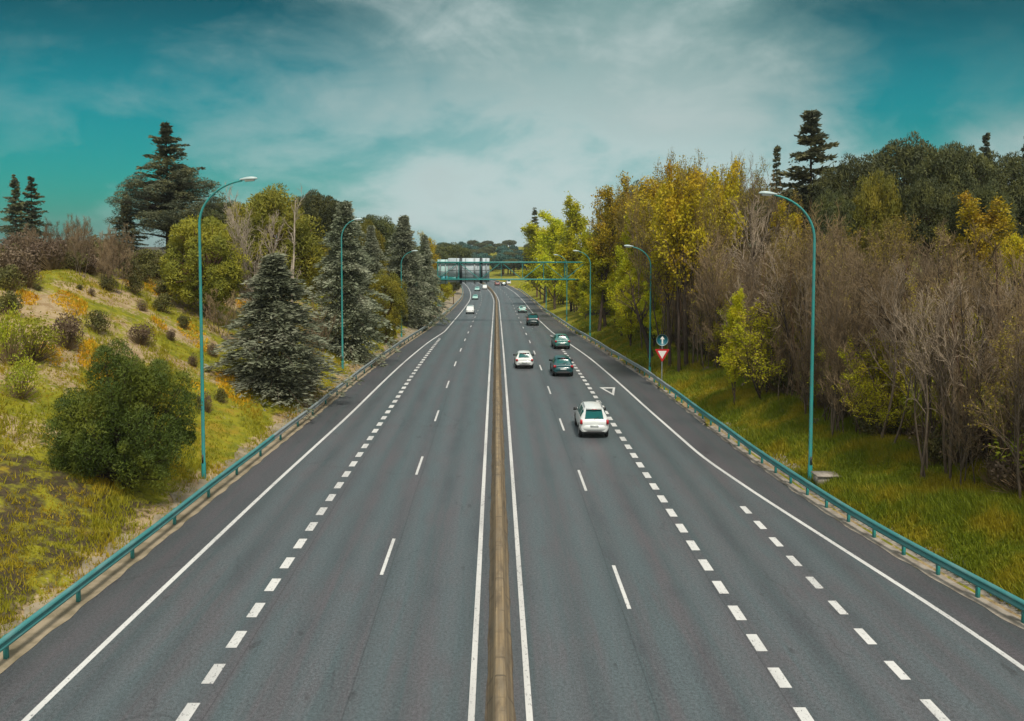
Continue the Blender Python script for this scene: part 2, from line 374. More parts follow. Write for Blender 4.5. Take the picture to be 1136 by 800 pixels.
GF = np.stack([idx[:-1, :-1], idx[:-1, 1:], idx[1:, 1:], idx[1:, :-1]], -1).reshape(-1, 4)
m = mat('ground_soil_and_grass', (.2, .2, .05), .95, 0, .1); t = NT(m)
at_ = t.n('ShaderNodeAttribute'); at_.attribute_name = 'sandy'
n_a = t.noise(t.obj(), .22, 6, .6); n_b = t.noise(t.obj(), 1.1, 6, .65); n_c = t.noise(t.obj(), 5.0, 4, .7); n_d = t.noise(t.obj(), .5, 4, .6)
grass = t.mix(t.ss(n_b, .36, .66), c4((.25, .235, .018)), c4((.13, .145, .014)))
grass = t.mix(t.ss(n_d, .54, .70), grass, c4((.29, .205, .022)))
grass = t.mix(t.math('MULTIPLY', t.ss(n_c, .5, .75), .6), grass, c4((.13, .10, .04)))
sand = t.mix(t.ss(n_b, .40, .64), c4((.38, .285, .165)), c4((.27, .185, .095)))
sand = t.mix(t.ss(n_c, .54, .74), sand, c4((.46, .38, .26)))
f = t.math('ADD', at_.outputs['Fac'], t.math('MULTIPLY', t.math('SUBTRACT', n_a, .5), 2.4))
f = t.math('ADD', f, t.math('MULTIPLY', t.math('SUBTRACT', n_c, .5), .9))
c = t.mix(t.ss(f, .38, .62), grass, sand)
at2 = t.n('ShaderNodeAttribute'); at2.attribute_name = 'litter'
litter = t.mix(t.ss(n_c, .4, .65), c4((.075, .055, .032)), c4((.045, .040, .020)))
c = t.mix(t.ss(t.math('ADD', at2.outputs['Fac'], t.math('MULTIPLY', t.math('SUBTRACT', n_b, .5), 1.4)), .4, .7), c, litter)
t.col(c); t.bump(n_c, .6, .12); MT['ground'] = m
me = bpy.data.meshes.new('ground')
fill_mesh(me, np.stack([GX, GY, GZ], -1).reshape(-1, 3), [GF], np.zeros(len(GF)), m, True)
DL = (cx(GY) - el(GY) - GX); DR = (GX - cx(GY) - er(GY))
sandy = np.where(DL > 0, np.interp(DL, [0, 1.3, 2.5, 5, 8, 18, 22], [1, .75, .08, .18, .46, .54, .30]) * np.interp(GY, [20, 30, 45, 85, 110], [.8, .75, 1, .9, .3]), np.where(DR > 0, np.interp(DR, [0, 1, 2], [.7, .25, 0.0]), .3))
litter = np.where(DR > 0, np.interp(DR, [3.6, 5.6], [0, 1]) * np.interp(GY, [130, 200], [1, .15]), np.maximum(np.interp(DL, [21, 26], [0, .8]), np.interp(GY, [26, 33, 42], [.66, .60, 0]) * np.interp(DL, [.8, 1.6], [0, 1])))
for nm, arr in (('sandy', sandy), ('litter', litter)):
    a = me.attributes.new(nm, 'FLOAT', 'POINT'); a.data.foreach_set('value', arr.astype(np.float32).ravel())
tag(link('ground', me), 'sandy and grassy ground rising on both sides of the road', kind='structure')

# road sheets
def strip(name, ya, yb, fa, fb, dz, mt, step=1.0, lab=None, nx=1, mb=None):
    yv = np.arange(ya, yb + 1e-6, step) if (yb - ya) > step else np.array([ya, yb])
    if yv[-1] < yb - 1e-3: yv = np.append(yv, yb)
    cols = [fa(yv) + (fb(yv) - fa(yv)) * k / nx for k in range(nx + 1)]
    Xs = np.stack(cols, 1); n = len(yv)
    V = np.stack([Xs, np.broadcast_to(yv[:, None], Xs.shape), np.broadcast_to((zr(yv) + dz)[:, None], Xs.shape)], -1).reshape(-1, 3)
    ix = np.arange(n * (nx + 1)).reshape(n, nx + 1)
    F = np.stack([ix[:-1, :-1], ix[:-1, 1:], ix[1:, 1:], ix[1:, :-1]], -1).reshape(-1, 4)
    b = mb or MB(); b.add(V, F)
    if mb is None: return tag(b.build(name, mt, smooth=True), lab, kind='structure')
strip('road', 0, 600, lambda y: cx(y) - np.minimum(ll(y) + .12, el(y)), lambda y: cx(y) + np.minimum(lr(y) + .12, er(y)), 0, MT['asphalt'], 2, 'grey asphalt carriageways of the divided road', 6)
strip('hard_shoulder', 0, 600, lambda y: cx(y) - el(y), lambda y: cx(y) - ll(y) - .12, 0, MT['shoulder'], 2, 'darker asphalt hard shoulder along the bank side')
strip('hard_shoulder', 0, 600, lambda y: cx(y) + lr(y) + .12, lambda y: cx(y) + er(y), 0, MT['shoulder'], 2, 'darker asphalt hard shoulder along the wood side')
# gutters beside the asphalt
rg = np.random.default_rng(3)
def wob(y, s): return .22 * np.sin(y * .9 + s) + .16 * np.sin(y * 2.3 + 2 * s) + .1 * np.sin(y * 5.1 + s)
def gutter(name, ya, yb, side, wd, mt, lab):
    yv = np.arange(ya, yb, .4); o = []
    e = (el if side < 0 else er)(yv)
    inn = cx(yv) + side * (e - .05 + .07 * np.sin(yv * 3.1) * np.sin(yv * .7)); mid = cx(yv) + side * (e + wd * .45); wv_ = wd * (np.interp(yv, [12, 90, 130, 330], [1, 1, 2.6, 3.2]) if side < 0 else 1.0); outx = cx(yv) + side * (e + wv_ + wob(yv, 1.0 + side))
    V = np.stack([np.stack([inn, yv, zr(yv) + .012], 1), np.stack([mid, yv, zr(yv) + .075], 1), np.stack([outx, yv, gh(outx, yv) + .05], 1)], 1)
    ix = np.arange(len(yv) * 3).reshape(-1, 3); F = np.stack([ix[:-1, :-1], ix[:-1, 1:], ix[1:, 1:], ix[1:, :-1]], -1).reshape(-1, 4)
    b = MB(); b.add(V.reshape(-1, 3), F); tag(b.build(name, mt, smooth=True), lab, kind='structure')
gutter('gutter', 12, 330, -1, 1.25, MT['dirt'], 'dusty tan gutter under the rail on the bank side')
gutter('gutter', 12, 52, 1, 1.05, MT['pale_concrete'], 'pale rough concrete gutter under the near rail on the wood side')
gutter('gutter', 52.2, 320, 1, .28, MT['pale_concrete'], 'thin pale kerb strip along the wood side')

# markings
mb = MB()
def line(side, off, ya, yb, wd, step=1.0):
    o = off if callable(off) else (lambda y: np.full_like(np.asarray(y, float), off))
    strip('', ya, yb, lambda y: cx(y) + side * o(y) - wd / 2, lambda y: cx(y) + side * o(y) + wd / 2, .005, None, step, mb=mb)
line(-1, .74, 5, 520, .17); line(1, .74, 5, 520, .17)
line(-1, ll, 5, 520, .19); line(1, lr, 5, 520, .19)
for k in range(34):
    y0 = 3.55 + 12.55 * k
    line(-1, 4.29, y0 + 12.1, y0 + 12.1 + 3.55, .13); line(1, 4.29, y0 + 9.4, y0 + 9.4 + 3.55, .13)
y = 17.2
while y < 106: line(-1, lambda v: np.interp(v, [15, 60, 106], [8.05, 7.9, 7.8]), y, y + 1.02, .33, .3); y += 1.93
y = 17.0
while y < 112: line(1, 7.76, y, y + 1.02, .33, .3); y += 1.93
y = 17.4
while y < 36.3: line(1, 11.22, y, y + .98, .28, .3); y += 1.93
tag(mb.build('road_markings', MT['paint']), 'white painted lane lines and dashes on the asphalt', kind='structure')
def gp(px, py): return np.array([CAMX + (px - 550.4) / (py - 272) * HC, FPX * HC / (py - 272)])
A, B, D = gp(666.5, 431.0), gp(683.0, 431.0), gp(681.8, 439.6)
cen = (A + B + D) / 3; tri = [A, B, D]
outer = [cen + (p - cen) * 1.08 for p in tri]; inner = [cen + (p - cen) * .62 for p in tri]
mb = MB(); V = [(p[0], p[1], .005) for p in outer + inner]
mb.add(V, [[0, 3, 4, 1], [1, 4, 5, 2], [2, 5, 3, 0]])
tag(mb.build('road_marking', MT['paint']), 'white outlined give-way triangle painted on the merging lane', kind='structure')

# ------------------------------------------------------------------ median barrier
prof = np.array([[-.34, 0], [-.33, .07], [-.20, .26], [-.135, .80], [-.10, .83], [.10, .83], [.135, .80], [.20, .26], [.33, .07], [.34, 0]])
root = empty('median_barrier', (0, 16, 0), 0, 'long tan concrete median barrier between the two carriageways', 'barrier')
yv = np.arange(10, 430, 2.0); mb = MB()
V = np.stack([np.stack([cx(yv) + p[0], yv - 16, zr(yv) + p[1]], 1) for p in prof], 1)
ix = np.arange(len(yv) * len(prof)).reshape(len(yv), -1)
mb.add(V.reshape(-1, 3), np.stack([ix[:-1, :-1], ix[1:, :-1], ix[1:, 1:], ix[:-1, 1:]], -1).reshape(-1, 4))
mb.build('barrier_body', MT['tan'], root)
for yj in np.arange(20, 120, 6.0):
    mb = MB(); pj = prof * [1.012, 1.004]; P = []
    for dy in (-.030, .030): P.append(np.stack([float(cx(yj)) + pj[:, 0], np.full(len(pj), yj + dy - 16), float(zr(yj)) + pj[:, 1]], 1))
    n = len(pj); mb.add(np.vstack(P), [[k, k + 1, n + k + 1, n + k] for k in range(n - 1)]); mb.build('joint', MT['joint'], root)

yv = np.arange(10, 260, .5)
for sd_ in (-1, 1):
    fo = cx(yv) + sd_ * (.365 + .018 * np.sin(yv * 1.7 + sd_) + .018 * np.sin(yv * .43) + .012 * np.sin(yv * 4.9)); fi = cx(yv) + sd_ * .335
    Vd = np.stack([np.stack([fi, yv, zr(yv) + .004], 1), np.stack([fo, yv, zr(yv) + .004], 1)], 1); ix = np.arange(len(yv) * 2).reshape(-1, 2); db = MB()
    db.add(Vd.reshape(-1, 3), np.stack([ix[:-1, 0], ix[:-1, 1], ix[1:, 1], ix[1:, 0]], -1)); tag(db.build('roadside_dirt', MT['dirt_dark']), 'brown dirt gathered along the foot of the median barrier', kind='stuff')
# ------------------------------------------------------------------ guard rails
def guard_rail(side, ya, yb, label, spacing, off):
    e = el if side < 0 else er
    def px_(y): return cx(y) + side * (e(y) + off)
    root = empty('guard_rail', (0, 0, 0), 0, label, 'guard rail')
    yv = np.unique(np.concatenate([np.arange(ya, min(yb, 60), .5), np.arange(min(yb, 60), yb, 2.0)]))
    # W-beam section (out = towards the road)
    W = np.array([[.0, .46], [.045, .475], [.085, .53], [.085, .575], [.02, .62], [.02, .66], [.085, .705], [.085, .75], [.045, .80], [.0, .815], [-.03, .80], [-.03, .47]])
    wav = .015 * np.sin(yv * .55)
    xx = px_(yv); Vs = np.stack([np.stack([xx - side * w_[0] * 1.25, yv, zr(yv) + w_[1] + wav], 1) for w_ in W], 1)
    n = len(W); ix = np.arange(len(yv) * n).reshape(-1, n); ixr = np.roll(ix, -1, 1)
    cut = int(np.searchsorted(yv, 46 if side < 0 else 62))
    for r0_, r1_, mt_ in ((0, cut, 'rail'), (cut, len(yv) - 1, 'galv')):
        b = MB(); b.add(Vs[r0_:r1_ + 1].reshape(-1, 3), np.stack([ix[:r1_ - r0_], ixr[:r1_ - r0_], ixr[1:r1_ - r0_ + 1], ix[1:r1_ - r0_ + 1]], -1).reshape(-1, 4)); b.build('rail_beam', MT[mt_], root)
    pm = MB(); pm.box((0, 0, .24), (.10, .13, .96)); pm.box((-side * .045, 0, .62), (.11, .18, .24))
    first = None
    yp = ya + .8; posts = []
    while yp < yb and len(posts) < 96:
        posts.append(yp); yp += spacing(yp)
    for i, yp in enumerate(posts):
        loc = (float(px_(yp)) + side * .115, yp, float(zr(yp)))
        if first is None: first = pm.build('post', MT['teal'], root, loc=loc)
        else:
            c = first.copy(); COL.objects.link(c); c.parent = root; c.location = loc
    return root
guard_rail(-1, 14.2, 330, 'teal steel guard rail at the foot of the sandy bank', lambda y: 3.66 if y < 200 else 8, .16)
guard_rail(1, 14.5, 300, 'teal steel guard rail in front of the bare wood', lambda y: 1.83 if y < 75 else (3.7 if y < 180 else 8), .18)

# ------------------------------------------------------------------ street lamps
def lamp(px, Zd, side, ytop, reach, label, head_only=False):
    x = at(px, Zd); z0 = float(gh(x, Zd)) - .15; H = topz(ytop, Zd) - z0
    root = empty('street_lamp', (x, Zd, z0), 0, label, 'street lamp', 'curved arm street lamps along the road')
    s = -side                                              # arm reaches over the road
    zb = H - 2.3 if reach > 1.9 else H - 1.9
    b = MB(); b.path([(0, 0, 0), (0, 0, .9), (0, 0, .95), (0, 0, zb * .5), (0, 0, zb)], [.115, .112, .092, .082, .066], 10); b.build('pole', MT['teal'], root, True)
    th = np.linspace(0, 1, 12); a = th * R_(80)
    ax = s * reach * (1 - np.cos(a)) / (1 - math.cos(R_(80))); az = zb + (H - .12 - zb) * np.sin(a) / math.sin(R_(80))
    b = MB(); b.path(np.stack([ax, 0 * ax, az], 1), np.linspace(.066, .045, 12), 8); b.build('arm', MT['teal'], root, True)
    b = MB(); e = ax[-1]; hz = H - .08
    for k, (u, wd, hh) in enumerate([]): pass
    prof_ = [(-.12, .05, .05), (0, .09, .08), (.2, .15, .12), (.45, .17, .13), (.66, .13, .09), (.74, .05, .04)]
    sec = []
    for (u, wd, hh) in prof_:
        an = np.linspace(0, 2 * np.pi, 12, endpoint=False)
        sec.append(np.stack([np.full(12, e + s * u), wd * np.cos(an), hz + .07 * u + np.where(np.sin(an) > 0, hh, .45 * hh) * np.sin(an)], 1))
    V = np.vstack(sec); n = 12
    F = [[i*n+k, i*n+(k+1) % n, (i+1)*n+(k+1) % n, (i+1)*n+k] for i in range(len(sec)-1) for k in range(n)]
    b.add(V, F); b.add(np.vstack([sec[0], sec[0].mean(0)]), [[k, (k+1) % n, n, n] for k in range(n)]); b.add(np.vstack([sec[-1], sec[-1].mean(0)]), [[k, (k+1) % n, n, n] for k in range(n)])
    hd = b.build('lamp_head', MT['lamp_head'], root, True)
    g = MB(); th = np.linspace(0, np.pi, 6); V = []
    for u in np.linspace(.14, .6, 6):
        wd = .12 * math.sin(math.pi * (u - .08) / .62) ** .5
        V.append(np.stack([np.full(6, e + s * u), wd * np.cos(th), hz + .07 * u - .045 - .07 * np.sin(th)], 1))
    V = np.vstack(V); g.add(V, [[i*6+k, i*6+k+1, (i+1)*6+k+1, (i+1)*6+k] for i in range(5) for k in range(5)]); g.build('lamp_bowl', MT['glass_bowl'], hd, True)
    g = MB(); g.box((0, -.119, 1.15), (.085, .012, .42)); g.build('service_door', MT['dark_steel'], root)
    return root
lamp(222, 39.1, -1, 198, 2.15, 'tall teal lamp post on the bank beside the big round green bush')
lamp(379, 72.5, -1, 243, 1.2, 'teal lamp post in front of the second grey green conifer')
lamp(445, 105, -1, 278, 1.5, 'slim teal lamp post before the tall far conifer on the bank side')
lamp(903, 38.5, 1, 214, 2.0, 'tall teal lamp post standing on the grass before the bare thicket')
lamp(722, 71.5, 1, 272.5, 1.7, 'teal lamp post just behind the round arrow sign')
lamp(655, 105, 1, 278, 1.6, 'slim lamp post beside the dark trunk of the golden topped tree')
lamp(629, 137, 1, 282.5, 1.6, 'far lamp post in front of the yellow green trees below the gantry arm')
lamp(606, 172, 1, 287, 1.6, 'farthest thin lamp post on the wood side under the gantry')

# ------------------------------------------------------------------ road signs beside the rail
xS, yS = at(735.6, 66), 66.0; zS = float(gh(xS, yS)) - .1
root = empty('road_sign', (xS, yS, zS), 0, 'round arrow sign above a red bordered give-way triangle on one post', 'road sign')
zc = topz(377.5, yS) - zS; zt = topz(394, yS) - zS
b = MB(); b.path([(0, .06, 0), (0, .06, zc * .5), (0, .06, zc + .35)], .045, 10); b.build('post', MT['galv'], root, True)
def disc(b, r, y0, y1, zc_, n=32, m=0):
    an = np.arange(n) * 2 * np.pi / n; ring = np.stack([r * np.cos(an), 0 * an, zc_ + r * np.sin(an)], 1)
    V = np.vstack([ring + [0, y0, 0], ring + [0, y1, 0], [[0, y0, zc_], [0, y1, zc_]]])
    F = [[k, (k+1) % n, n + (k+1) % n, n + k] for k in range(n)] + [[k, (k+1) % n, 2*n, 2*n] for k in range(n)] + [[n+k, n+(k+1) % n, 2*n+1, 2*n+1] for k in range(n)]
    b.add(V, F, m)
b = MB(); disc(b, .50, -.01, .015, zc); disc_o = b.build('arrow_disc', MT['sign_grey'], root)
b = MB(); disc(b, .455, -.016, -.0102, zc); b.build('blue_face', MT['sign_teal'], disc_o)
b = MB()
b.add([(-.055, -.020, zc-.30), (.055, -.020, zc-.30), (.055, -.020, zc+.06), (-.055, -.020, zc+.06)], [[0, 1, 2, 3]])
b.add([(-.19, -.020, zc+.06), (.19, -.020, zc+.06), (0, -.020, zc+.32)], [[0, 1, 2]]); b.build('arrow', MT['sign_white'], disc_o)
def prism(b, pts, y0, y1):
    n = len(pts); V = [(p[0], y0, p[1]) for p in pts] + [(p[0], y1, p[1]) for p in pts]
    b.add(V, [list(range(n))]); b.add(V, [list(range(2 * n - 1, n - 1, -1))]); b.add(V, [[k, (k+1) % n, n+(k+1) % n, n+k] for k in range(n)])
def tri_pts(s, c0): return [(-.56*s, c0+.42*s), (-.60*s, c0+.36*s), (-.05*s, c0-.62*s), (.05*s, c0-.62*s), (.60*s, c0+.36*s), (.56*s, c0+.42*s)]
b = MB(); prism(b, tri_pts(1.0, zt + .05), -.01, .015); to_ = b.build('give_way_plate', MT['sign_red'], root)
b = MB(); b.add([(-.37, -.016, zt+.315), (.37, -.016, zt+.315), (0, -.016, zt-.34)], [[0, 1, 2]]); b.build('white_face', MT['sign_white'], to_)

# back of a roadside sign far along the bank side
xS, yS = at(487.5, 142), 142.0; zS = float(gh(xS, yS)) - .1; zc = topz(337.5, yS) - zS
root = empty('road_sign', (xS, yS, zS), 0, 'small round teal sign on a thin post beside the far curving rail', 'road sign')
b = MB(); b.path([(0, .05, 0), (0, .05, zc * .5), (0, .05, zc + .3)], .05, 8); b.build('post', MT['galv'], root, True)
b = MB(); disc(b, .45, -.01, .015, zc); b.build('sign_plate', MT['teal'], root)

# concrete cover behind the rail
xS, yS = at(921, 37.5), 37.5
b = MB(); b.box((0, 0, .22), (.95, .7, .5)); b.box((0, 0, .505), (1.12, .85, .07))
o = b.build('utility_box', MT['pale_concrete'], loc=(xS, yS, float(gh(xS, yS)) - .1)); tag(o, 'low pale concrete utility box at the foot of the lamp on the grass', 'utility box')

# ------------------------------------------------------------------ sign gantry
YG = 140.0; xl_, xr_ = at(462, YG), at(650, YG); zb_, zt_ = topz(310, YG), topz(291, YG)
root = empty('sign_gantry', (0, YG, 0), 0, 'teal lattice gantry spanning the road with big sign panels seen from behind', 'gantry')
for nm, zz, mt_ in (('top_chord', zt_, 'teal'), ('bottom_chord', zb_, 'teal')):
    b = MB()
    for dy in (-.55, .55): b.box(((xl_ + xr_) / 2, dy, zz), (xr_ - xl_, .20, .25 if dy < 0 else .2))
    for xx in np.arange(xl_, xr_, 2.2): b.box((xx, 0, zz), (.1, 1.0, .1))
    b.build(nm, MT[mt_], root)
b = MB(); xs = np.arange(xl_, xr_ + .1, (xr_ - xl_) / 8)
for i in range(len(xs) - 1):
    for dy in (-.55, .55):
        za, zb2 = (zb_, zt_) if i % 2 else (zt_, zb_)
        b.tubes([(xs[i], dy, za)], [(xs[i+1], dy, zb2)], .045, .045, 6); b.tubes([(xs[i], dy, zb_)], [(xs[i], dy, zt_)], .045, .045, 6)
b.build('lattice', MT['teal'], root)
for xx in (xl_, xr_):
    g0 = float(gh(xx, YG)) - .3; b = MB()
    for dy in (-.55, .55): b.tubes([(xx, dy, g0)], [(xx, dy, zt_)], .17, .15, 8)
    b.tubes([(xx, -.55, g0 + 2.5 + k * 2) for k in range(3)], [(xx, .55, g0 + 4 + k * 2) for k in range(3)], .06, .06, 6); b.build('post', MT['teal'], root, True)
def panel(pa, pb, ya, yb, mt_, ribs, thick):
    xa, xb = at(pa, YG + 1), at(pb, YG + 1); za, zb2 = topz(yb, YG), topz(ya, YG)
    b = MB(); b.box(((xa + xb) / 2, .86, (za + zb2) / 2), (xb - xa, .12, zb2 - za)); po = b.build('sign_panel', MT[mt_], root)
    for r_, wd in ribs:
        b = MB(); b.box((at(r_, YG), .72, (za + zb2) / 2 - .1), (wd, .14, zb2 - za + .25)); b.build('stiffener', MT['dark_steel'] if wd > .3 else MT['galv'], po)
    for k in range(1, 4):
        b = MB(); b.box(((xa + xb) / 2, .775, za + (zb2 - za) * k / 4), (xb - xa - .1, .03, .10)); b.build('cross_rail', MT['galv'], po)
    return po
panel(485.5, 496.8, 288, 315, 'panel_green', [(488, .15), (494, .15)], 1)
panel(497.2, 543, 286.5, 313.5, 'panel', [(506.5, .2), (511, .48), (516.5, .2), (526.5, .25), (533.7, .48), (539.5, .2)], 1)
b = MB(); b.box((at(491, YG), .70, topz(309, YG)), (1.75, .10, .8)); b.build('walkway_plate', MT['panel_teal'], root)
b = MB(); b.box((at(503, YG), .70, topz(309, YG)), (2.0, .10, .55)); b.build('walkway_plate', MT['teal'], root)

# ------------------------------------------------------------------ cars
def pchip(xs, ys_, x):
    xs = np.asarray(xs, float); ys_ = np.asarray(ys_, float); h = np.diff(xs); d = np.diff(ys_) / h
    m_ = np.zeros(len(xs)); m_[0] = d[0]; m_[-1] = d[-1]
    for i in range(1, len(xs) - 1):
        if d[i-1] * d[i] > 0: m_[i] = 2 * d[i-1] * d[i] / (d[i-1] + d[i])
    i = np.clip(np.searchsorted(xs, x, 'right') - 1, 0, len(xs) - 2); t_ = (x - xs[i]) / h[i]
    return (2*t_**3 - 3*t_**2 + 1) * ys_[i] + (t_**3 - 2*t_**2 + t_) * h[i] * m_[i] + (-2*t_**3 + 3*t_**2) * ys_[i+1] + (t_**3 - t_**2) * h[i] * m_[i+1]
# stations: y, z bottom, z belt, z top, half width at belt, half width at roof
HATCH = np.array([(2.02, .36, .52, .56, .60, .52), (1.95, .26, .64, .68, .76, .66), (1.62, .20, .78, .84, .84, .74), (1.05, .18, .88, .95, .87, .77), (.80, .18, .91, 1.06, .875, .74),
    (.35, .18, .93, 1.37, .88, .62), (0, .18, .94, 1.455, .88, .60), (-.6, .18, .95, 1.475, .88, .60), (-1.1, .18, .96, 1.46, .875, .59), (-1.58, .19, .965, 1.42, .86, .585),
    (-1.71, .21, .97, 1.29, .855, .62), (-1.89, .24, .955, 1.00, .845, .71), (-1.95, .27, .92, .965, .83, .70), (-2.03, .30, .88, .93, .80, .69), (-2.07, .40, .78, .83, .72, .62)])
SUV = np.array([(2.28, .45, .66, .70, .66, .58), (2.20, .32, .84, .88, .82, .72), (1.85, .26, .98, 1.04, .90, .80), (1.15, .24, 1.06, 1.12, .92, .82), (.90, .24, 1.08, 1.24, .92, .78),
    (.45, .24, 1.10, 1.60, .92, .66), (.05, .24, 1.12, 1.71, .925, .635), (-.6, .24, 1.13, 1.75, .925, .63), (-1.3, .24, 1.14, 1.73, .925, .62), (-1.90, .26, 1.14, 1.655, .91, .615),
    (-2.0, .28, 1.10, 1.52, .90, .645), (-2.14, .30, 1.03, 1.09, .89, .74), (-2.18, .32, 1.0, 1.05, .88, .76), (-2.25, .34, .98, 1.03, .86, .74), (-2.29, .42, .86, .91, .80, .70)])
VAN = np.array([(2.20, .45, .70, .74, .70, .62), (2.12, .32, .95, 1.0, .84, .76), (1.85, .28, 1.10, 1.16, .90, .82), (1.40, .26, 1.15, 1.30, .92, .82), (1.00, .26, 1.17, 1.72, .92, .76),
    (.6, .26, 1.18, 1.86, .92, .76), (0, .26, 1.18, 1.90, .92, .76), (-.7, .26, 1.18, 1.90, .92, .76), (-1.4, .26, 1.18, 1.89, .92, .76), (-1.95, .28, 1.18, 1.86, .91, .75),
    (-2.02, .30, 1.18, 1.76, .91, .77), (-2.13, .32, 1.15, 1.22, .90, .82), (-2.17, .34, 1.1, 1.16, .89, .80), (-2.22, .36, .98, 1.03, .88, .78), (-2.25, .42, .86, .91, .82, .72)])
class CarShape:
    def __init__(s, st): s.st = st; s.n = len(st); s.k = np.arange(s.n)
    def P(s, t_):
        y, zb, zl, ztp, wb, wt = [float(pchip(s.k, s.st[:, i], np.array([t_]))[0]) for i in range(6)]
        pts = [(0, zb), (.80*wb, zb), (.95*wb, zb+.10), (wb, zb+.40*(zl-zb)), (.985*wb, zl-.06), (.955*wb, zl), ((.955*wb+wt)/2+.012, (zl+ztp-.07)/2 if ztp-zl > .1 else (zl+ztp)/2 - .005), (wt, max(ztp-.10, zl+(ztp-zl)*.6)), (.76*wt, ztp-.022), (0, ztp)]
        return y, np.array(pts)
    def body(s, sub=3):
        b = MB(); rows = []
        for t_ in np.linspace(0, s.n - 1, (s.n - 1) * sub + 1):
            y, p = s.P(t_); q = np.vstack([p, p[-2:0:-1] * [-1, 1]]); rows.append(np.stack([q[:, 0], np.full(len(q), y), q[:, 1]], 1))
        n = len(rows[0]); V = np.vstack(rows)
        F = [[i*n+k, (i+1)*n+k, (i+1)*n+(k+1) % n, i*n+(k+1) % n] for i in range(len(rows)-1) for k in range(n)]
        b.add(V, F)
        for r in (rows[0], rows[-1]): b.add(np.vstack([r, r.mean(0)]), [[k, (k+1) % n, n, n] for k in range(n)])
        return b
    def S(s, t_, v):
        y, p = s.P(t_); i = min(int(v), 8); f_ = v - i; q = p[i] * (1 - f_) + p[i+1] * f_; return np.array([q[0], y, q[1]])
    def patch(s, ta, tb, va, vb, off=.012, nt_=7, nv=4, side=1, skew=0):
        """a panel lying on the body between stations ta..tb and section points va..vb"""
        G = np.zeros((nt_, nv, 3))
        for i, t_ in enumerate(np.linspace(ta, tb, nt_)):
            for j, v in enumerate(np.linspace(va, vb, nv)):
                tt = t_ + skew * (v - va) * (1 - 2 * i / (nt_ - 1)); p = s.S(tt, v)
                e = .02; du = s.S(min(tt + e, s.n-1), v) - s.S(max(tt - e, 0), v); dv = s.S(tt, min(v + e, 9)) - s.S(tt, max(v - e, 0))
                nn_ = np.cross(du, dv); nn_ /= max(np.linalg.norm(nn_), 1e-9)
                if np.dot(nn_, p - np.array([0, p[1], .8])) < 0: nn_ = -nn_
                G[i, j] = (p + nn_ * off) * [side, 1, 1]
        ix = np.arange(nt_ * nv).reshape(nt_, nv); return G.reshape(-1, 3), np.stack([ix[:-1, :-1], ix[1:, :-1], ix[1:, 1:], ix[:-1, 1:]], -1).reshape(-1, 4)
    def wide(s, ta, tb, va, off=.012, nt_=7, nv=9):
        """a windscreen-like panel right across the top strip"""
        G = np.zeros((nt_, nv, 3))
        for i, t_ in enumerate(np.linspace(ta, tb, nt_)):
            for j, u in enumerate(np.linspace(-1, 1, nv)):
                v = 9 - (9 - va) * abs(u); p = s.S(t_, v); q0, q1 = s.S(max(t_ - .05, 0), 9), s.S(min(t_ + .05, s.n - 1), 9)
                tg = q1 - q0; nn_ = np.array([0, -tg[2], tg[1]]); nn_ /= np.linalg.norm(nn_); nn_ = nn_ if nn_[2] > 0 else -nn_
                G[i, j] = p * [np.sign(u) if u else 1, 1, 1] + nn_ * off
        ix = np.arange(nt_ * nv).reshape(nt_, nv); return G.reshape(-1, 3), np.stack([ix[:-1, :-1], ix[1:, :-1], ix[1:, 1:], ix[:-1, 1:]], -1).reshape(-1, 4)
def wheel_mesh(x, y, r, side):
    an = np.arange(20) * 2 * np.pi / 20; b = MB()
    pr = [(-.10, r * .80), (-.10, r * .96), (-.06, r), (.06, r), (.10, r * .96), (.105, r * .66)]
    V = np.vstack([np.stack([np.full(20, x + side * o), y + rr * np.cos(an), r + rr * np.sin(an)], 1) for o, rr in pr])
    b.add(V, [[i*20+k, i*20+(k+1) % 20, (i+1)*20+(k+1) % 20, (i+1)*20+k] for i in range(len(pr)-1) for k in range(20)]); return b
def rim_mesh(x, y, r, side):
    an = np.arange(20) * 2 * np.pi / 20; b = MB()
    ring = np.stack([np.full(20, x + side * .10), y + r * .66 * np.cos(an), r + r * .66 * np.sin(an)], 1)
    V = np.vstack([ring, [[x + side * .075, y, r]]]); b.add(V, [[k, (k+1) % 20, 20, 20] for k in range(20)]); return b
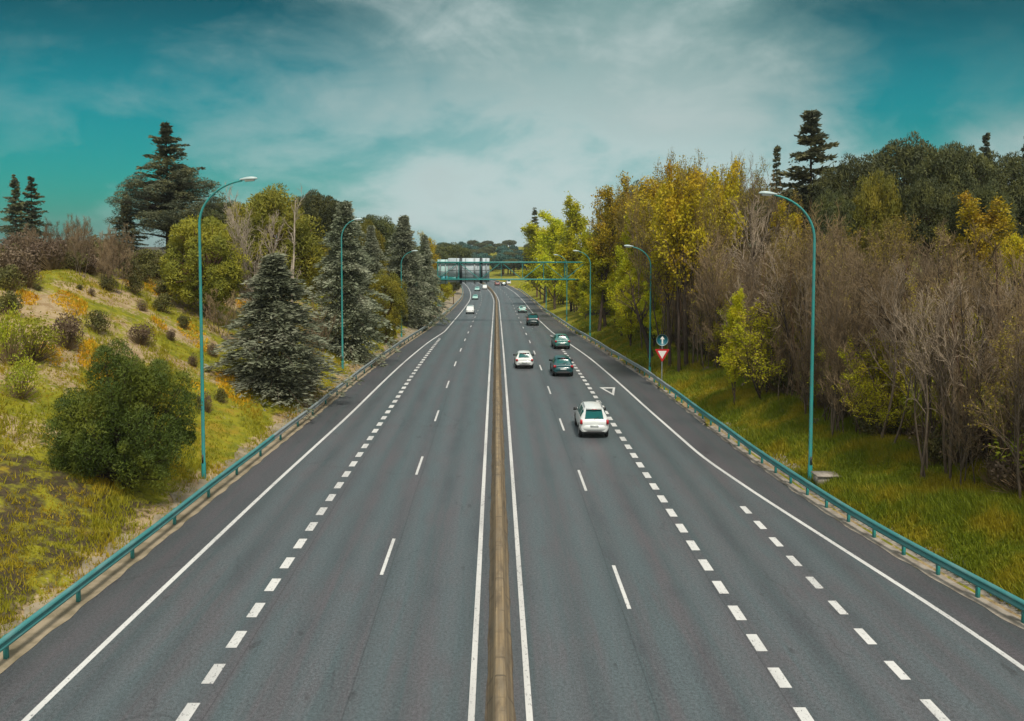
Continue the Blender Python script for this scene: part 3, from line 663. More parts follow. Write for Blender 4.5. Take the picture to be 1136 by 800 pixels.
def build_car(name, st, paint, label, loc, rz=0.0, scale=(1, 1, 1), kind='hatch', group=None):
    root = empty(name, loc, rz, label, 'car', group); root.scale = scale
    s = CarShape(st); ST = st
    body = s.body().build('body', MT[paint], root, True)
    tl = 10                                            # station where the rear glass begins
    b = MB(); b.add(*s.wide(9.25 if kind != 'van' else 9.5, 10.85, 7.75, .014)); b.build('rear_window', MT['glass'], root, True)
    b = MB(); b.add(*s.wide(4.2, 5.35, 7.6, .014)); b.build('windscreen', MT['glass'], root, True)
    for sd_ in (1, -1):
        b = MB(); b.add(*s.patch(4.9, 6.45, 5.22, 6.86, .012, side=sd_, skew=.28 if kind == 'hatch' else .18)); b.build('side_window', MT['glass'], root, True)
        b = MB(); b.add(*s.patch(6.6, 8.15, 5.22, 6.86, .012, side=sd_)); b.build('side_window', MT['glass'], root, True)
        if kind != 'hatch':
            b = MB(); b.add(*s.patch(8.3, 9.3, 5.25, 6.8, .012, side=sd_)); b.build('side_window', MT['glass'], root, True)
        else:
            b = MB(); b.add(*s.patch(8.28, 8.95, 5.3, 6.7, .012, side=sd_)); b.build('side_window', MT['glass'], root, True)
    yr, zl, zb, wb = ST[-2][0], ST[-3][2], ST[-2][1], ST[-2][4]
    def sweep(y_in, y_out, hw, z0, z1, th=.05):
        a_ = np.linspace(-1, 1, 15) * np.pi / 2; sx_ = np.sign(np.sin(a_)) * np.abs(np.sin(a_)) ** .55; cy_ = np.cos(a_) ** .55
        sgn = np.sign(y_out - y_in); q = MB(); rows_ = []
        for xo, yo, zz in ((-.06, -.06, z0), (0, .0, z0 + .04), (.012, th, (z0 + z1) / 2), (0, .0, z1 - .03), (-.06, -.06, z1)):
            rows_.append(np.stack([(hw + xo) * sx_, y_in + (y_out - y_in) * cy_ + sgn * yo * cy_, np.full(15, zz)], 1))
        q.add(np.vstack(rows_), [[i*15+k, i*15+k+1, (i+1)*15+k+1, (i+1)*15+k] for i in range(4) for k in range(14)]); return q
    ye, yf = ST[-1][0], ST[0][0]
    sweep(ye + .42, ye - .03, ST[6][4] + .005, zb + .10, zb + .46).build('rear_bumper', MT[paint], root, True)
    sweep(yf - .42, yf + .02, ST[6][4] - .02, zb + .02, zb + .36).build('front_bumper', MT[paint], root, True)
    sweep(ye + .44, ye - .01, ST[6][4] - .015, zb - .06, zb + .14, .03).build('rear_valance', MT['trim'], root, True)
    f = MB(); f.box((0, ST[0][0] - .02, ST[0][1] + .02), (1.35, .10, .14)); f.build('grille', MT['trim'], root)
    zt_l = zl - .10
    for sd_ in (1, -1):
        lt = MB()
        if kind == 'suv':
            lt.box((sd_ * (wb - .03), yr + .01, zt_l + .06), (.16, .20, .24), taper=.8)
        elif kind == 'van':
            lt.box((sd_ * (wb - .05), yr + .0, zt_l + .05), (.12, .14, .42), taper=.9)
        else:
            lt.box((sd_ * (wb - .06), yr - .01, zt_l + .0), (.24, .16, .17), taper=.85)
        lt.build('tail_light', MT['tail'], root)
        hl = MB(); hl.box((sd_ * .62, ST[1][0] - .02, ST[1][2] - .06), (.30, .20, .15), taper=.85, rz=-sd_ * .35); hl.build('headlight', MT['head'], root)
        mr = MB(); mr.box((sd_ * (ST[5][4] + .055), ST[4][0] - .16, ST[4][2] + .07), (.26, .12, .15), taper=.85); mr.build('door_mirror', MT['trim'], root)
        for yw in (ST[2][0] - .35, ST[9][0] + .28):
            ar = MB(); an = np.linspace(-.25, math.pi + .25, 16); r_ = .355 if kind == 'hatch' else .40
            xo = sd_ * (ST[6][4] + .002)
            V = np.vstack([np.stack([np.full(16, xo), yw + (r_ + o) * np.cos(an), r_ - .04 + (r_ + o) * np.sin(an)], 1) for o in (-.04, .05)])
            ar.add(V, [[k, k+1, 16+k+1, 16+k] for k in range(15)]); ar.build('wheel_arch', MT['trim'], root)
        for yw in (ST[2][0] - .35, ST[9][0] + .28):
            r_ = .315 if kind == 'hatch' else .355
            wo = wheel_mesh(sd_ * (ST[6][4] - .085), yw, r_, sd_).build('wheel', MT['tyre'], root, True); rim_mesh(sd_ * (ST[6][4] - .085), yw, r_, sd_).build('rim', MT['rim'], wo, True)
    pl = MB(); pl.box((0, ST[-1][0] - .035 if kind != 'suv' else ST[-1][0] - .03, zb + (.40 if kind != 'hatch' else .30)), (.52, .10, .115)); pl.build('number_plate', MT['plate'], root)
    pl = MB(); pl.box((0, ST[0][0] + .04, ST[0][1] + .09), (.50, .03, .11)); pl.build('number_plate', MT['plate'], root)
    sp = MB(); sp.box((0, ST[9][0] - .06, ST[9][3] - .005), (ST[9][5] * 1.6, .26, .035)); sp.build('spoiler', MT[paint], root)
    bl = MB(); bl.box((0, ST[9][0] - .195, ST[9][3] - .012), (.32, .02, .03)); bl.build('brake_light', MT['tail'], root)
    if kind == 'suv':
        for sd_ in (1, -1):
            rr = MB(); rr.path([(sd_ * .56, .30, 1.62), (sd_ * .57, .1, 1.73), (sd_ * .57, -.6, 1.775), (sd_ * .57, -1.3, 1.75), (sd_ * .56, -1.6, 1.67)], .022, 6); rr.build('roof_rail', MT['rim'], root, True)
        nm = MB(); nm.box((0, ST[-3][0] - .035, zl - .045), (.62, .09, .05)); nm.build('tailgate_trim', MT['trim'], root)
    wp = MB(); wp.tubes([(0, ST[11][0] - .05, ST[11][3] + .03)], [(.34, ST[10][0] - .11, ST[11][3] + .14)], .012, .008, 5); wp.build('wiper', MT['trim'], root)
    return root
def car_at(name, st, paint, label, px, Zr, kind, sc=1.0, rz=0.0, tail=True, group=None):
    """Zr: distance of the end of the car that faces the viewer"""
    half = 2.05; Zc = Zr + half; x = at(px, Zr)
    sl = math.atan2(float(zr(Zc + 2) - zr(Zc - 2)), 4.0)
    o = build_car(name, st, paint, label, (x, Zc, float(zr(Zc)) + .004), rz if tail else math.pi + rz, (sc, sc, sc), kind, group)
    o.rotation_euler[0] = sl if tail else -sl
    return o
G_ = 'cars driving on the motorway'
car_at('car', SUV, 'white_car', 'big white estate SUV with teal glass driving nearest to the viewer', 660.8, 48.6, 'suv', 1.0, -.02, group=G_).scale = (.97, 1.0, 1.10)
car_at('car', HATCH, 'white_car', 'small white hatchback in the fast lane beside the median', 582.0, 76.4, 'hatch', 1.0, group=G_).scale[2] = 1.08
car_at('car', HATCH, 'dark_teal_car', 'dark teal hatchback right behind the grey green one', 625.3, 71.6, 'hatch', 1.06, group=G_).scale[2] = 1.2
car_at('car', HATCH, 'green_car', 'grey green hatchback just ahead of the dark teal one', 623.6, 93.2, 'hatch', 1.06, .03, group=G_).scale[2] = 1.18
car_at('car', VAN, 'black_car', 'tall blackish people carrier in the slow lane behind a pale mint car', 591.4, 131.5, 'van', 1.04, group=G_)
car_at('car', HATCH, 'mint_car', 'pale mint hatchback ahead of the blackish people carrier', 579.8, 171, 'hatch', 1.03, group=G_)
car_at('car', VAN, 'white_car', 'white van coming towards the viewer, nearest on the oncoming carriageway', 521.3, 166, 'van', .92, tail=False, group=G_)
car_at('car', HATCH, 'mint_car', 'pale mint car following second in the oncoming line', 527.0, 236, 'hatch', 1.0, tail=False, group=G_)
car_at('car', HATCH, 'mint_car', 'pale oncoming car third in line under the white sign panels', 529.3, 290, 'hatch', 1.05, -.05, tail=False, group=G_)
car_at('car', VAN, 'white_car', 'white oncoming van nearest the median under the gantry', 537.8, 302, 'van', .95, tail=False, group=G_)
car_at('car', VAN, 'red_car', 'dull red van far off on the outgoing carriageway under the gantry', 551.4, 335, 'van', 1.0, .1, group=G_)
car_at('car', HATCH, 'dark_teal_car', 'tiny dark car far off beside the dull red van', 558.6, 333, 'hatch', 1.05, .1, group=G_)
car_at('car', VAN, 'white_car', 'tiny white van farthest off beside the outer rail', 564.0, 345, 'van', 1.0, .1, group=G_)

# ------------------------------------------------------------------ tree building
def grow(rng, P, D, Ln, Rd, K, jit, trop, taper):
    pts, rads, dirs = [P], [Rd], []
    for k in range(K):
        D = nrm(D + rng.normal(0, jit, D.shape) + np.array([0, 0, trop])); P = P + D * (Ln / K)[:, None]
        pts.append(P); dirs.append(D); rads.append(Rd * (1 - (1 - taper) * (k + 1) / K))
    return np.array(pts), np.array(dirs), np.array(rads)
def offshoots(rng, pts, dirs, rads, Ln, Mn, t0, t1, a0, a1, ratio, rr):
    K, n = dirs.shape[:2]
    t_ = (t0 + (t1 - t0) * (np.arange(Mn)[:, None] + rng.random((Mn, n))) / Mn); kf = np.clip(t_ * K, 0, K - 1e-4); i = kf.astype(int); f_ = (kf - i)[..., None]
    j = np.broadcast_to(np.arange(n), i.shape)
    P = pts[i, j] * (1 - f_) + pts[i + 1, j] * f_; D = dirs[i, j]; Rp = rads[i, j]
    a = rng.uniform(a0, a1, i.shape)[..., None]; perp = nrm(np.cross(D, rng.normal(size=D.shape)))
    ND = D * np.cos(a) + perp * np.sin(a)
    NL = Ln[None] * ratio * (1.0 - .55 * t_) * rng.uniform(.7, 1.2, t_.shape)
    return P.reshape(-1, 3), ND.reshape(-1, 3), NL.reshape(-1), (Rp * rr).reshape(-1)
def tubes_of(mb, g, sides, m=0):
    pts, dirs, rads = g; K = dirs.shape[0]
    for k in range(K): mb.tubes(pts[k], pts[k + 1], rads[k], rads[k + 1], sides, m)
def deciduous(seed, H, stems=1, r0=.16, spread=.6, leaf=None, leaf_n=0, leaf_s=.12, clear=.35, dens=1.0, twig_r=.014, lean=0.0, twigm=None, barkm=None, upright=.12, leaf_top=0.0):
    rng = np.random.default_rng(seed)
    P = np.zeros((stems, 3)); P[:, :2] = rng.normal(0, .35 if stems > 1 else 0, (stems, 2)); P[:, 2] = -.3
    D = nrm(np.stack([rng.normal(lean, .10 if stems == 1 else .2, stems), rng.normal(0, .10 if stems == 1 else .2, stems), np.ones(stems)], 1))
    Ln = np.full(stems, H * .92) * rng.uniform(.8, 1.0, stems); Rd = np.full(stems, r0 * (.7 if stems > 1 else 1))
    tr, cr = MB(), MB()
    g0 = grow(rng, P, D, Ln, Rd, 9, .05, .04, .16); tubes_of(tr, g0, 7)
    if stems > 1: tr.path([(0, 0, -.35), (0, 0, -.1), (0, 0, .12)], [.75, .62, .30], 8)
    b1 = offshoots(rng, *g0, Ln, int(15 * dens), clear, .97, .35, .95, spread, .55); g1 = grow(rng, *b1, 5, .14, upright, .3); tubes_of(tr, g1, 5)
    b2 = offshoots(rng, *g1, b1[2], int(5 * dens + 1), .2, 1.0, .3, .9, .60, .6); b2 = (b2[0], b2[1], b2[2], np.maximum(b2[3], twig_r * 1.3)); g2 = grow(rng, *b2, 4, .18, upright * .8, .4); tubes_of(cr, g2, 4, 0)
    b3 = offshoots(rng, *g2, b2[2], 4, .2, 1.0, .3, .9, .65, .6); b3 = (b3[0], b3[1], np.maximum(b3[2], .35), np.full(len(b3[0]), twig_r)); g3 = grow(rng, *b3, 2, .2, upright * .6, .45); tubes_of(cr, g3, 3, 0)
    if leaf:
        src = np.concatenate([g3[0].reshape(-1, 3), g2[0][1:].reshape(-1, 3)])
        if leaf_top: src = src[rng.random(len(src)) < np.clip((src[:, 2] / H - leaf_top) * 3 + .15, 0, 1)]
        c = src[rng.integers(0, len(src), leaf_n)] + rng.normal(0, leaf_s * 1.7, (leaf_n, 3))
        a = nrm(rng.normal(size=(leaf_n, 3))); b = nrm(np.cross(a, rng.normal(size=(leaf_n, 3))))
        s = leaf_s * rng.uniform(.6, 1.3, (leaf_n, 1)); cr.leaves(c, a * s, b * s * .55, 1)
    mats_c = [twigm or TWIG] + ([F_[leaf]] if leaf else [])
    return tr, cr, barkm or BARK, mats_c
def conifer(seed, H, Rm, fol, base=.05, step=.34, per=6, pts_n=9, lv=4, droop=.35, tip=.85, irregular=.2, leaf_s=.19, flat=.35, barkm=None, power=.85):
    rng = np.random.default_rng(seed); tr, cr = MB(), MB()
    tr.path([(0, 0, -.3), (.02*H*.3, 0, H*.4), (0, 0, H*.99)], [.02*H + .04, .013*H, .02], 8)
    z = base * H
    BP, BD, BL = [], [], []
    while z < H * .985:
        t_ = (z / H - base) / (1 - base); Lm = Rm * max(.05, (1 - t_) ** power) * (min(1, .55 + t_ * 3.5)) * min(1, .12 + (1 - t_) * 4.5)
        n = max(3, int(per * (1 - .4 * t_))); ph = rng.random() * 6.28
        for k in range(n):
            a = ph + k * 6.283 / n + rng.normal(0, .25); l_ = Lm * rng.uniform(1 - irregular * 1.6, 1 + irregular)
            BP.append((0, 0, z + rng.normal(0, step * .3))); BD.append((math.cos(a), math.sin(a), .30 * t_ + rng.normal(.05, .1))); BL.append(max(l_, .25))
        z += step * (1 - .45 * t_) * rng.uniform(.7, 1.3)
    BP, BD, BL = np.array(BP), nrm(np.array(BD)), np.array(BL); nb = len(BP)
    def along(s_): return BP[:, None] + BD[:, None] * (s_ * BL[:, None])[..., None] + np.array([0, 0, 1]) * (-droop * BL[:, None] * s_ ** 2 + .14 * droop * BL[:, None] * s_ ** 5)[..., None]
    ss_ = np.broadcast_to(np.linspace(0, 1, 5), (nb, 5)); q = along(ss_)
    for k in range(4): tr.tubes(q[:, k], q[:, k + 1], .034 * (BL / Rm + .2) * (1 - k * .22), .034 * (BL / Rm + .2) * (1 - (k + 1) * .22), 3)
    s_ = tip * 0 + (.12 + .9 * (np.arange(pts_n)[None] + rng.random((nb, pts_n))) / pts_n); P = along(s_)
    side = nrm(np.cross(BD, [0, 0, 1]))
    P = np.repeat(P[:, :, None], lv, 2); wsp = (.30 * BL[:, None] * (1.05 - s_) + .10)[..., None]
    off = rng.normal(0, 1, P.shape[:3]) * wsp
    P = P + side[:, None, None] * off[..., None] + rng.normal(0, .10, P.shape) * [1, 1, flat] - np.array([0, 0, 1]) * (np.abs(off) * .3)[..., None]
    dr = nrm(BD[:, None, None] + side[:, None, None] * (np.sign(off) * rng.uniform(.2, 1.1, off.shape))[..., None] + rng.normal(0, .28, P.shape) + np.array([0, 0, -.18]))
    a = dr.reshape(-1, 3); c = P.reshape(-1, 3); b = nrm(np.cross(a, rng.normal(0, 1.0, a.shape) + [0, 0, .25]))
    sz = leaf_s * rng.uniform(.6, 1.35, (len(a), 1)); cr.leaves(c + a * sz * .4, a * sz, b * sz * .34, 0)
    return tr, cr, barkm or BARKD, [F_[fol]]
def tuft_crown(rng, cr, centers, rad, n, nl, nw, up=.35, m=0):
    k = len(centers); nc_ = n
    d = nrm(rng.normal(size=(k, nc_, 3)) + [0, 0, up]); r_ = np.broadcast_to(rad, (k,))[:, None, None] * rng.uniform(.72, 1.06, (k, nc_, 1))
    c = centers[:, None] + d * r_; a = nrm(d * .45 + nrm(np.cross(d, rng.normal(size=d.shape))) * .8 + [0, 0, .25]); b = nrm(np.cross(a, d + rng.normal(0, .35, d.shape)))
    s = rng.uniform(.6, 1.3, (k, nc_, 1)); cr.leaves((c).reshape(-1, 3), (a * nl * s).reshape(-1, 3), (b * nw * s).reshape(-1, 3), m)
def stone_pine(seed, H, Rx, Rz, fol, nclump=70, crad=.75, per=170, nl=.20, nw=.045, trunk_r=.22, lean=0.0, barkm=None, lower=-.55):
    rng = np.random.default_rng(seed); tr, cr = MB(), MB(); cz = H - Rz
    top = np.array([lean * H, 0, cz])
    tr.path([(0, 0, -.3), (lean * H * .3, .1, cz * .4), (lean * H * .8, 0, cz * .85), top], [trunk_r * 1.15, trunk_r, trunk_r * .8, trunk_r * .5], 8)
    d = nrm(rng.normal(size=(nclump * 3, 3))); d = d[d[:, 2] > lower][:nclump]
    rr = rng.uniform(.62, .95, (len(d), 1)); cen = top + d * np.array([Rx, Rx, Rz]) * rr
    crads = crad * rng.uniform(.6, 1.25, len(d))
    mid = top + (cen - top) * .35 - [0, 0, .2 * Rz]
    tr.tubes(np.broadcast_to(top - [0, 0, Rz * .5], cen.shape), mid, .09, .06, 4); tr.tubes(mid, cen, .06, .03, 4)
    tuft_crown(rng, cr, cen, crads, per, nl, nw); return tr, cr, barkm or BARKR, [F_[fol]]
def shrub_mesh(seed, W, H, fol, n=900, ls=.085, twigs=60, tw=None, ncl=14):
    rng = np.random.default_rng(seed); cr = MB()
    d = nrm(rng.normal(size=(twigs, 3)) * [1, 1, .6] + [0, 0, .7]); cr.tubes(np.zeros((twigs, 3)) - [0, 0, .15], d * np.array([W * .5, W * .5, H * .85]) * rng.uniform(.7, 1.15, (twigs, 1)), .02, .008, 3, 1)
    cd = nrm(rng.normal(size=(ncl, 3)) + [0, 0, .4]); cd[:, 2] = np.abs(cd[:, 2])
    cen = cd * np.array([W * .34, W * .34, H * .55]) * rng.uniform(.5, 1.1, (ncl, 1)) + [0, 0, H * .32]
    tuft_crown(rng, cr, cen, np.minimum(W, H) * .27 * rng.uniform(.7, 1.3, ncl), n // ncl, ls, ls * .5); return cr, [F_[fol], tw or TWIG]

def tree_meshes(parts):
    tr, cr, bm_, cm_ = parts
    a = bpy.data.meshes.new('trunk'); fill_mesh(a, np.concatenate(tr.V), tr.F, np.concatenate(tr.m), bm_, True)
    b = bpy.data.meshes.new('crown'); fill_mesh(b, np.concatenate(cr.V), cr.F, np.concatenate(cr.m), cm_, False)
    return a, b, float(np.percentile(np.concatenate(cr.V)[:, 2], 99.7)), float(np.percentile(np.abs(np.concatenate(cr.V)[:, 0]), 99))
def put_tree(name, ms, x, y, sxy, sz, rz, label, cat='tree', group=None, sink=.05):
    o = empty(name, (x, y, float(gh(x, y)) - sink), rz, label, cat, group); o.scale = (sxy, sxy, sz)
    link('trunk', ms[0], o); link('crown', ms[1], o); return o
rngp = np.random.default_rng(77)
def tree_px(name, ms, px, pytop, Zd, wpx, label, cat='tree', group=None, rz=None, sink=.05):
    """a tree whose crown top and width are read off the photo at its real distance Zd"""
    x = at(px, Zd)
    if px > 552 and Zd < 320: x = max(x, float(cx(Zd) + er(Zd)) + 2.2)
    H = topz(pytop, Zd) - float(gh(x, Zd)) + sink; Wd = wpx * Zd / FPX
    return put_tree(name, ms, x, Zd, Wd / 2 / ms[3], H / ms[2], rngp.uniform(0, 6.28) if rz is None else rz, label, cat, group, sink)

# --- library
SPRUCE = [tree_meshes(conifer(11 + k, 12, 3.6, 'spruce', .02, .33, 8, 11, 14, .55, irregular=.38, leaf_s=.145, flat=.8, barkm=BARK, power=.72)) for k in range(3)]
CEDAR = [tree_meshes(conifer(31 + k, 14, 4.6, 'cedar', .10, .75, 7, 13, 12, .18, irregular=.45, leaf_s=.22, flat=.4, power=.75)) for k in range(2)]
FIR = [tree_meshes(conifer(41 + k, 14, 2.6, 'cedar', .08, .62, 6, 9, 5, .30, irregular=.35, leaf_s=.22, flat=.25)) for k in range(2)]
PINE = [tree_meshes(stone_pine(51 + k, 9, 3.6, 3.0, 'pine', 100, .80, 330, .14, .036)) for k in range(2)]
SKIRT = [tree_meshes(stone_pine(81 + k, 8, 3.5, 3.7, 'pine', 150, .78, 300, .14, .036, lower=-.95)) for k in range(2)]
DPINE = [tree_meshes(stone_pine(61 + k, 14, 5.2, 3.6, 'darkpine', 110, 1.3, 330, .19, .055, .3, lower=-.75)) for k in range(3)]
BARE = [tree_meshes(deciduous(101 + k, 13, 1 if k % 3 else 3, .11, .46, dens=1.1, clear=(.36, .48, .42, .55, .40, .5)[k], upright=(.20, .09, .13, .06, .16, .10)[k], twigm=(TWIG, TWIGM, TWIGW, TWIG, TWIGM, TWIGW)[k], barkm=BARKD if k % 2 else BARK)) for k in range(6)]
BARE += [tree_meshes(deciduous(231 + k, 12, 1, .10, .50, 'olive', 1500, .075, .25, 1.0, upright=.08, twigm=(TWIG, TWIGW)[k])) for k in range(2)]
POLE = [tree_meshes(deciduous(211 + k, 11, 1, .09, .20, None, clear=.5, dens=.7, barkm=(BARKD, BARK, BARKR)[k], twigm=TWIGW, upright=.15)) for k in range(3)]
WARM = [tree_meshes(deciduous(121 + k, 14, 1 if k % 2 else 2, .15, .42, 'olive', 2600, .09, .30, 1.1, twigm=TWIGW, upright=.15)) for k in range(3)]
LIME = [tree_meshes(deciduous(141 + k, 14, 1, .17, .42, 'lime', 19000, .12, .10, 1.2, twigm=TWIGW, barkm=BARKD, upright=.14)) for k in range(3)]
GOLD = [tree_meshes(deciduous(161 + k, 14, 1, .18, .42, 'gold', 6500, .105, .38, 1.2, twigm=TWIGW, barkm=BARKD, leaf_top=.30)) for k in range(2)]
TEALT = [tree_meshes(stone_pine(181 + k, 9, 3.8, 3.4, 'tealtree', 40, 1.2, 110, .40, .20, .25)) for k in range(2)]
SAPL = [tree_meshes(deciduous(191 + k, 7, 4, .06, .32, None, clear=.2, dens=.8, twig_r=.011, upright=.25)) for k in range(3)]

SPARSE = tree_meshes(deciduous(251, 9, 3, .09, .42, 'lime', 6500, .08, .08, 1.0, twigm=TWIGW, barkm=BARKD, upright=.06))
# ------------------------------------------------------------------ the bank side: trees
def lobed_bush(seed, lobes, fol, ncl, per, nl, nw):
    rng = np.random.default_rng(seed); tr, cr = MB(), MB(); tr.path([(0, 0, -.4), (.1, 0, 1.0), (.2, .1, 2.2)], [.24, .2, .14], 8)
    for (c0, r_, k) in lobes:
        d = nrm(rng.normal(size=(k, 3))); cen = np.array(c0) + d * np.array(r_) * rng.uniform(.55, 1.04, (k, 1)); cen = cen[cen[:, 2] > .25]
        tr.tubes(np.broadcast_to([.1, 0, 1.0], cen.shape), cen, .05, .015, 4)
        tuft_crown(rng, cr, cen, rng.uniform(.26, .86, len(cen)), per, nl, nw, .6)
    return tr, cr, BARKD, [F_[fol]]
ms = tree_meshes(lobed_bush(7, [((-1.25, 0, 2.5), (2.0, 2.2, 2.2), 70), ((1.35, .2, 3.2), (1.8, 2.2, 2.6), 78), ((.0, -.6, 4.7), (1.3, 1.4, 1.7), 30), ((-2.2, -.5, 1.2), (1.0, 1.2, .9), 20)], 'bush', 0, 640, .075, .017))
tree_px('round_bush', ms, 133, 384, 35, 146, 'big two lobed dark green bush on the grass beside the tall lamp', 'bush', rz=0.0, sink=.75)
tree_px('conifer_tree', SPRUCE[0], 303, 284, 57, 128, 'full grey green conifer standing alone before the leafless pale tree')
tree_px('conifer_tree', SPRUCE[1], 383, 226, 79, 88, 'tall grey green conifer directly behind the second lamp post')
tree_px('conifer_tree', SPRUCE[2], 448, 241, 121, 62, 'tall dark grey conifer beside the sign gantry')
tree_px('conifer_tree', SPRUCE[0], 471, 262, 132, 40, 'narrower conifer tucked against the gantry end of the tall dark one')
tree_px('conifer_tree', SPRUCE[1], 412, 252, 100, 44, 'conifer half hidden between the two tallest grey green conifers')
tree_px('pine_tree', SKIRT[0], 230, 243, 67, 86, 'round yellow green pine just behind the tall lamp on the bank')
tree_px('pine_tree', SKIRT[1], 303, 211, 82, 104, 'broad yellow green pine behind the leafless pale tree')
tree_px('pine_tree', SKIRT[1], 428, 303, 95, 44, 'low rounded yellow green pine between two conifers near the rail')
tree_px('pine_tree', DPINE[0], 352, 214, 108, 66, 'dark round topped pine rising behind the broad yellow green pine')
tree_px('pine_tree', PINE[1], 407, 246, 104, 40, 'small sunlit pine crown behind the second lamp conifer')
tree_px('pine_tree', DPINE[1], 247, 222, 112, 60, 'dim round pine far behind the tall lamp head')
tree_px('pine_tree', DPINE[2], 412, 240, 135, 60, 'dull olive pine crown on the skyline behind the conifers')
for i, (px, py, Zd, wp, lab) in enumerate([(262, 250, 98, 60, 'dim pine between the tall lamp and the leafless pale tree'), (345, 262, 100, 60, 'dim pine filling the gap behind the white stemmed tree'), (215, 268, 104, 60, 'dim low pine at the foot of the huge layered cedar'), (395, 290, 118, 50, 'dim low pine behind the second lamp post'), (170, 285, 108, 50, 'dim low pine on the hilltop left of the round pine'), (440, 285, 160, 60, 'dim pine behind the tall dark grey conifer')]):
    tree_px('pine_tree', (SKIRT[i % 2] if i % 2 else DPINE[i % 3]), px, py, Zd, wp, lab)
def big_cedar(seed):
    tr, cr, b_, m_ = conifer(seed, 16, 4.4, 'cedar', .40, .85, 8, 14, 14, .14, irregular=.55, leaf_s=.21, flat=.45, power=.85)
    rng = np.random.default_rng(seed + 1); d = nrm(rng.normal(size=(150, 3)) + [0, 0, .1]); cen = np.array([.4, 0, 6.6]) + d * np.array([6.0, 6.0, 4.4]) * rng.uniform(.45, 1.05, (150, 1))
    cen[:, 2] = np.round(cen[:, 2] / 1.1) * 1.1 + rng.normal(0, .22, len(cen)); cen = cen[cen[:, 2] > 1.2]; k = len(cen)
    tr.tubes(np.stack([np.zeros(k), np.zeros(k), cen[:, 2] - .5], 1), cen, .09, .04, 4)
    n0 = len(cr.V); tuft_crown(rng, cr, cen * [1, 1, 2.0], rng.uniform(.7, 1.5, k), 330, .17, .045, .3); cr.V[-1] = cr.V[-1] * [1, 1, .5]
    return tr, cr, b_, m_
ms = tree_meshes(big_cedar(71))
tree_px('cedar_tree', ms, 187, 140, 95, 112, 'huge layered dark cedar towering over the bank')
tree_px('cedar_tree', CEDAR[0], 141, 216, 92, 40, 'slim ragged cedar at the foot of the huge layered one')
tree_px('cedar_tree', CEDAR[0], 19, 195, 100, 36, 'small dark cedar with the taller tip on the hilltop edge')
tree_px('cedar_tree', CEDAR[1], 37, 197, 102, 38, 'twin small dark cedar beside the one on the hilltop edge')
ms = tree_meshes(deciduous(201, 11, 3, .13, .42, clear=.2, dens=1.3, twigm=TWIGP, barkm=BARKP, upright=.16))
tree_px('bare_tree', ms, 294, 207, 68, 72, 'leafless pale tree with whitish twigs above the lone conifer')
ms = tree_meshes(deciduous(202, 11, 1, .12, .30, clear=.35, dens=.5, twigm=TWIGP, barkm=BARKP))
tree_px('bare_tree', ms, 322, 205, 70, 40, 'thin white stemmed leafless tree next to the pale twiggy one')
tree_px('bare_tree', SAPL[0], 350, 330, 68, 30, 'grey twiggy sapling between the two big conifers')
tree_px('bare_tree', SAPL[1], 244, 320, 64, 40, 'grey twiggy sapling under the round yellow green pine')
tree_px('bare_tree', SAPL[2], 338, 352, 62, 28, 'low brown sapling at the foot of the lone conifer')
tree_px('yellow_tree', GOLD[0], 480, 258, 190, 34, 'golden yellow tree behind the gantry end on the bank side')
tree_px('yellow_tree', LIME[1], 492, 300, 185, 22, 'small yellow tree seen under the pale green sign panel')
tree_px('pine_tree', DPINE[0], 500, 270, 260, 44, 'dark pine over the top of the white sign panels')
tree_px('pine_tree', DPINE[1], 478, 272, 250, 40, 'dark pine behind the golden yellow tree')
tree_px('pine_tree', DPINE[2], 503, 309, 205, 16, 'small dark pine standing below the white sign panels')
# hilltop thickets and slope shrubs
SH = [shrub_mesh(300 + k, 2.0, 1.6, 'shrub', 1500, .085) for k in range(3)]
SB = [shrub_mesh(310 + k, 2.2, 1.8, 'brown', 1000, .075, 170, TWIGW) for k in range(3)]
F_['limeshrub'] = foliage('loose_lime_shrub', (.33, .36, .018), (.22, .25, .018), (.38, .35, .02), .3)
SL = [shrub_mesh(320 + k, 2.2, 2.0, 'limeshrub', 1500, .06, 110, TWIG) for k in range(2)]
def mk(sm, nm):
    me_ = bpy.data.meshes.new(nm); cr, mm = sm; fill_mesh(me_, np.concatenate(cr.V), cr.F, np.concatenate(cr.m), mm, False); return me_
SHM = [mk(s, 'shrub') for s in SH]; SBM = [mk(s, 'shrub') for s in SB]; SLM = [mk(s, 'shrub') for s in SL]
def shrub(me_, x, y, sx, sz, label, group=None, name='shrub', cat='shrub'):
    o = link(name, me_, None, (x, y, float(gh(x, y)) - .08)); o.scale = (sx, sx, sz); o.rotation_euler[2] = rngp.uniform(0, 6.28); return tag(o, label, cat, group)
def on_bank(px, py):
    """the point of the bank that the photo shows at px, py"""
    for Zd in np.arange(24, 130, .25):
        x = at(px, Zd)
        if FPX * (HC - float(gh(x, Zd))) / Zd + 272 <= py: return x, Zd
    return at(px, 100), 100.0
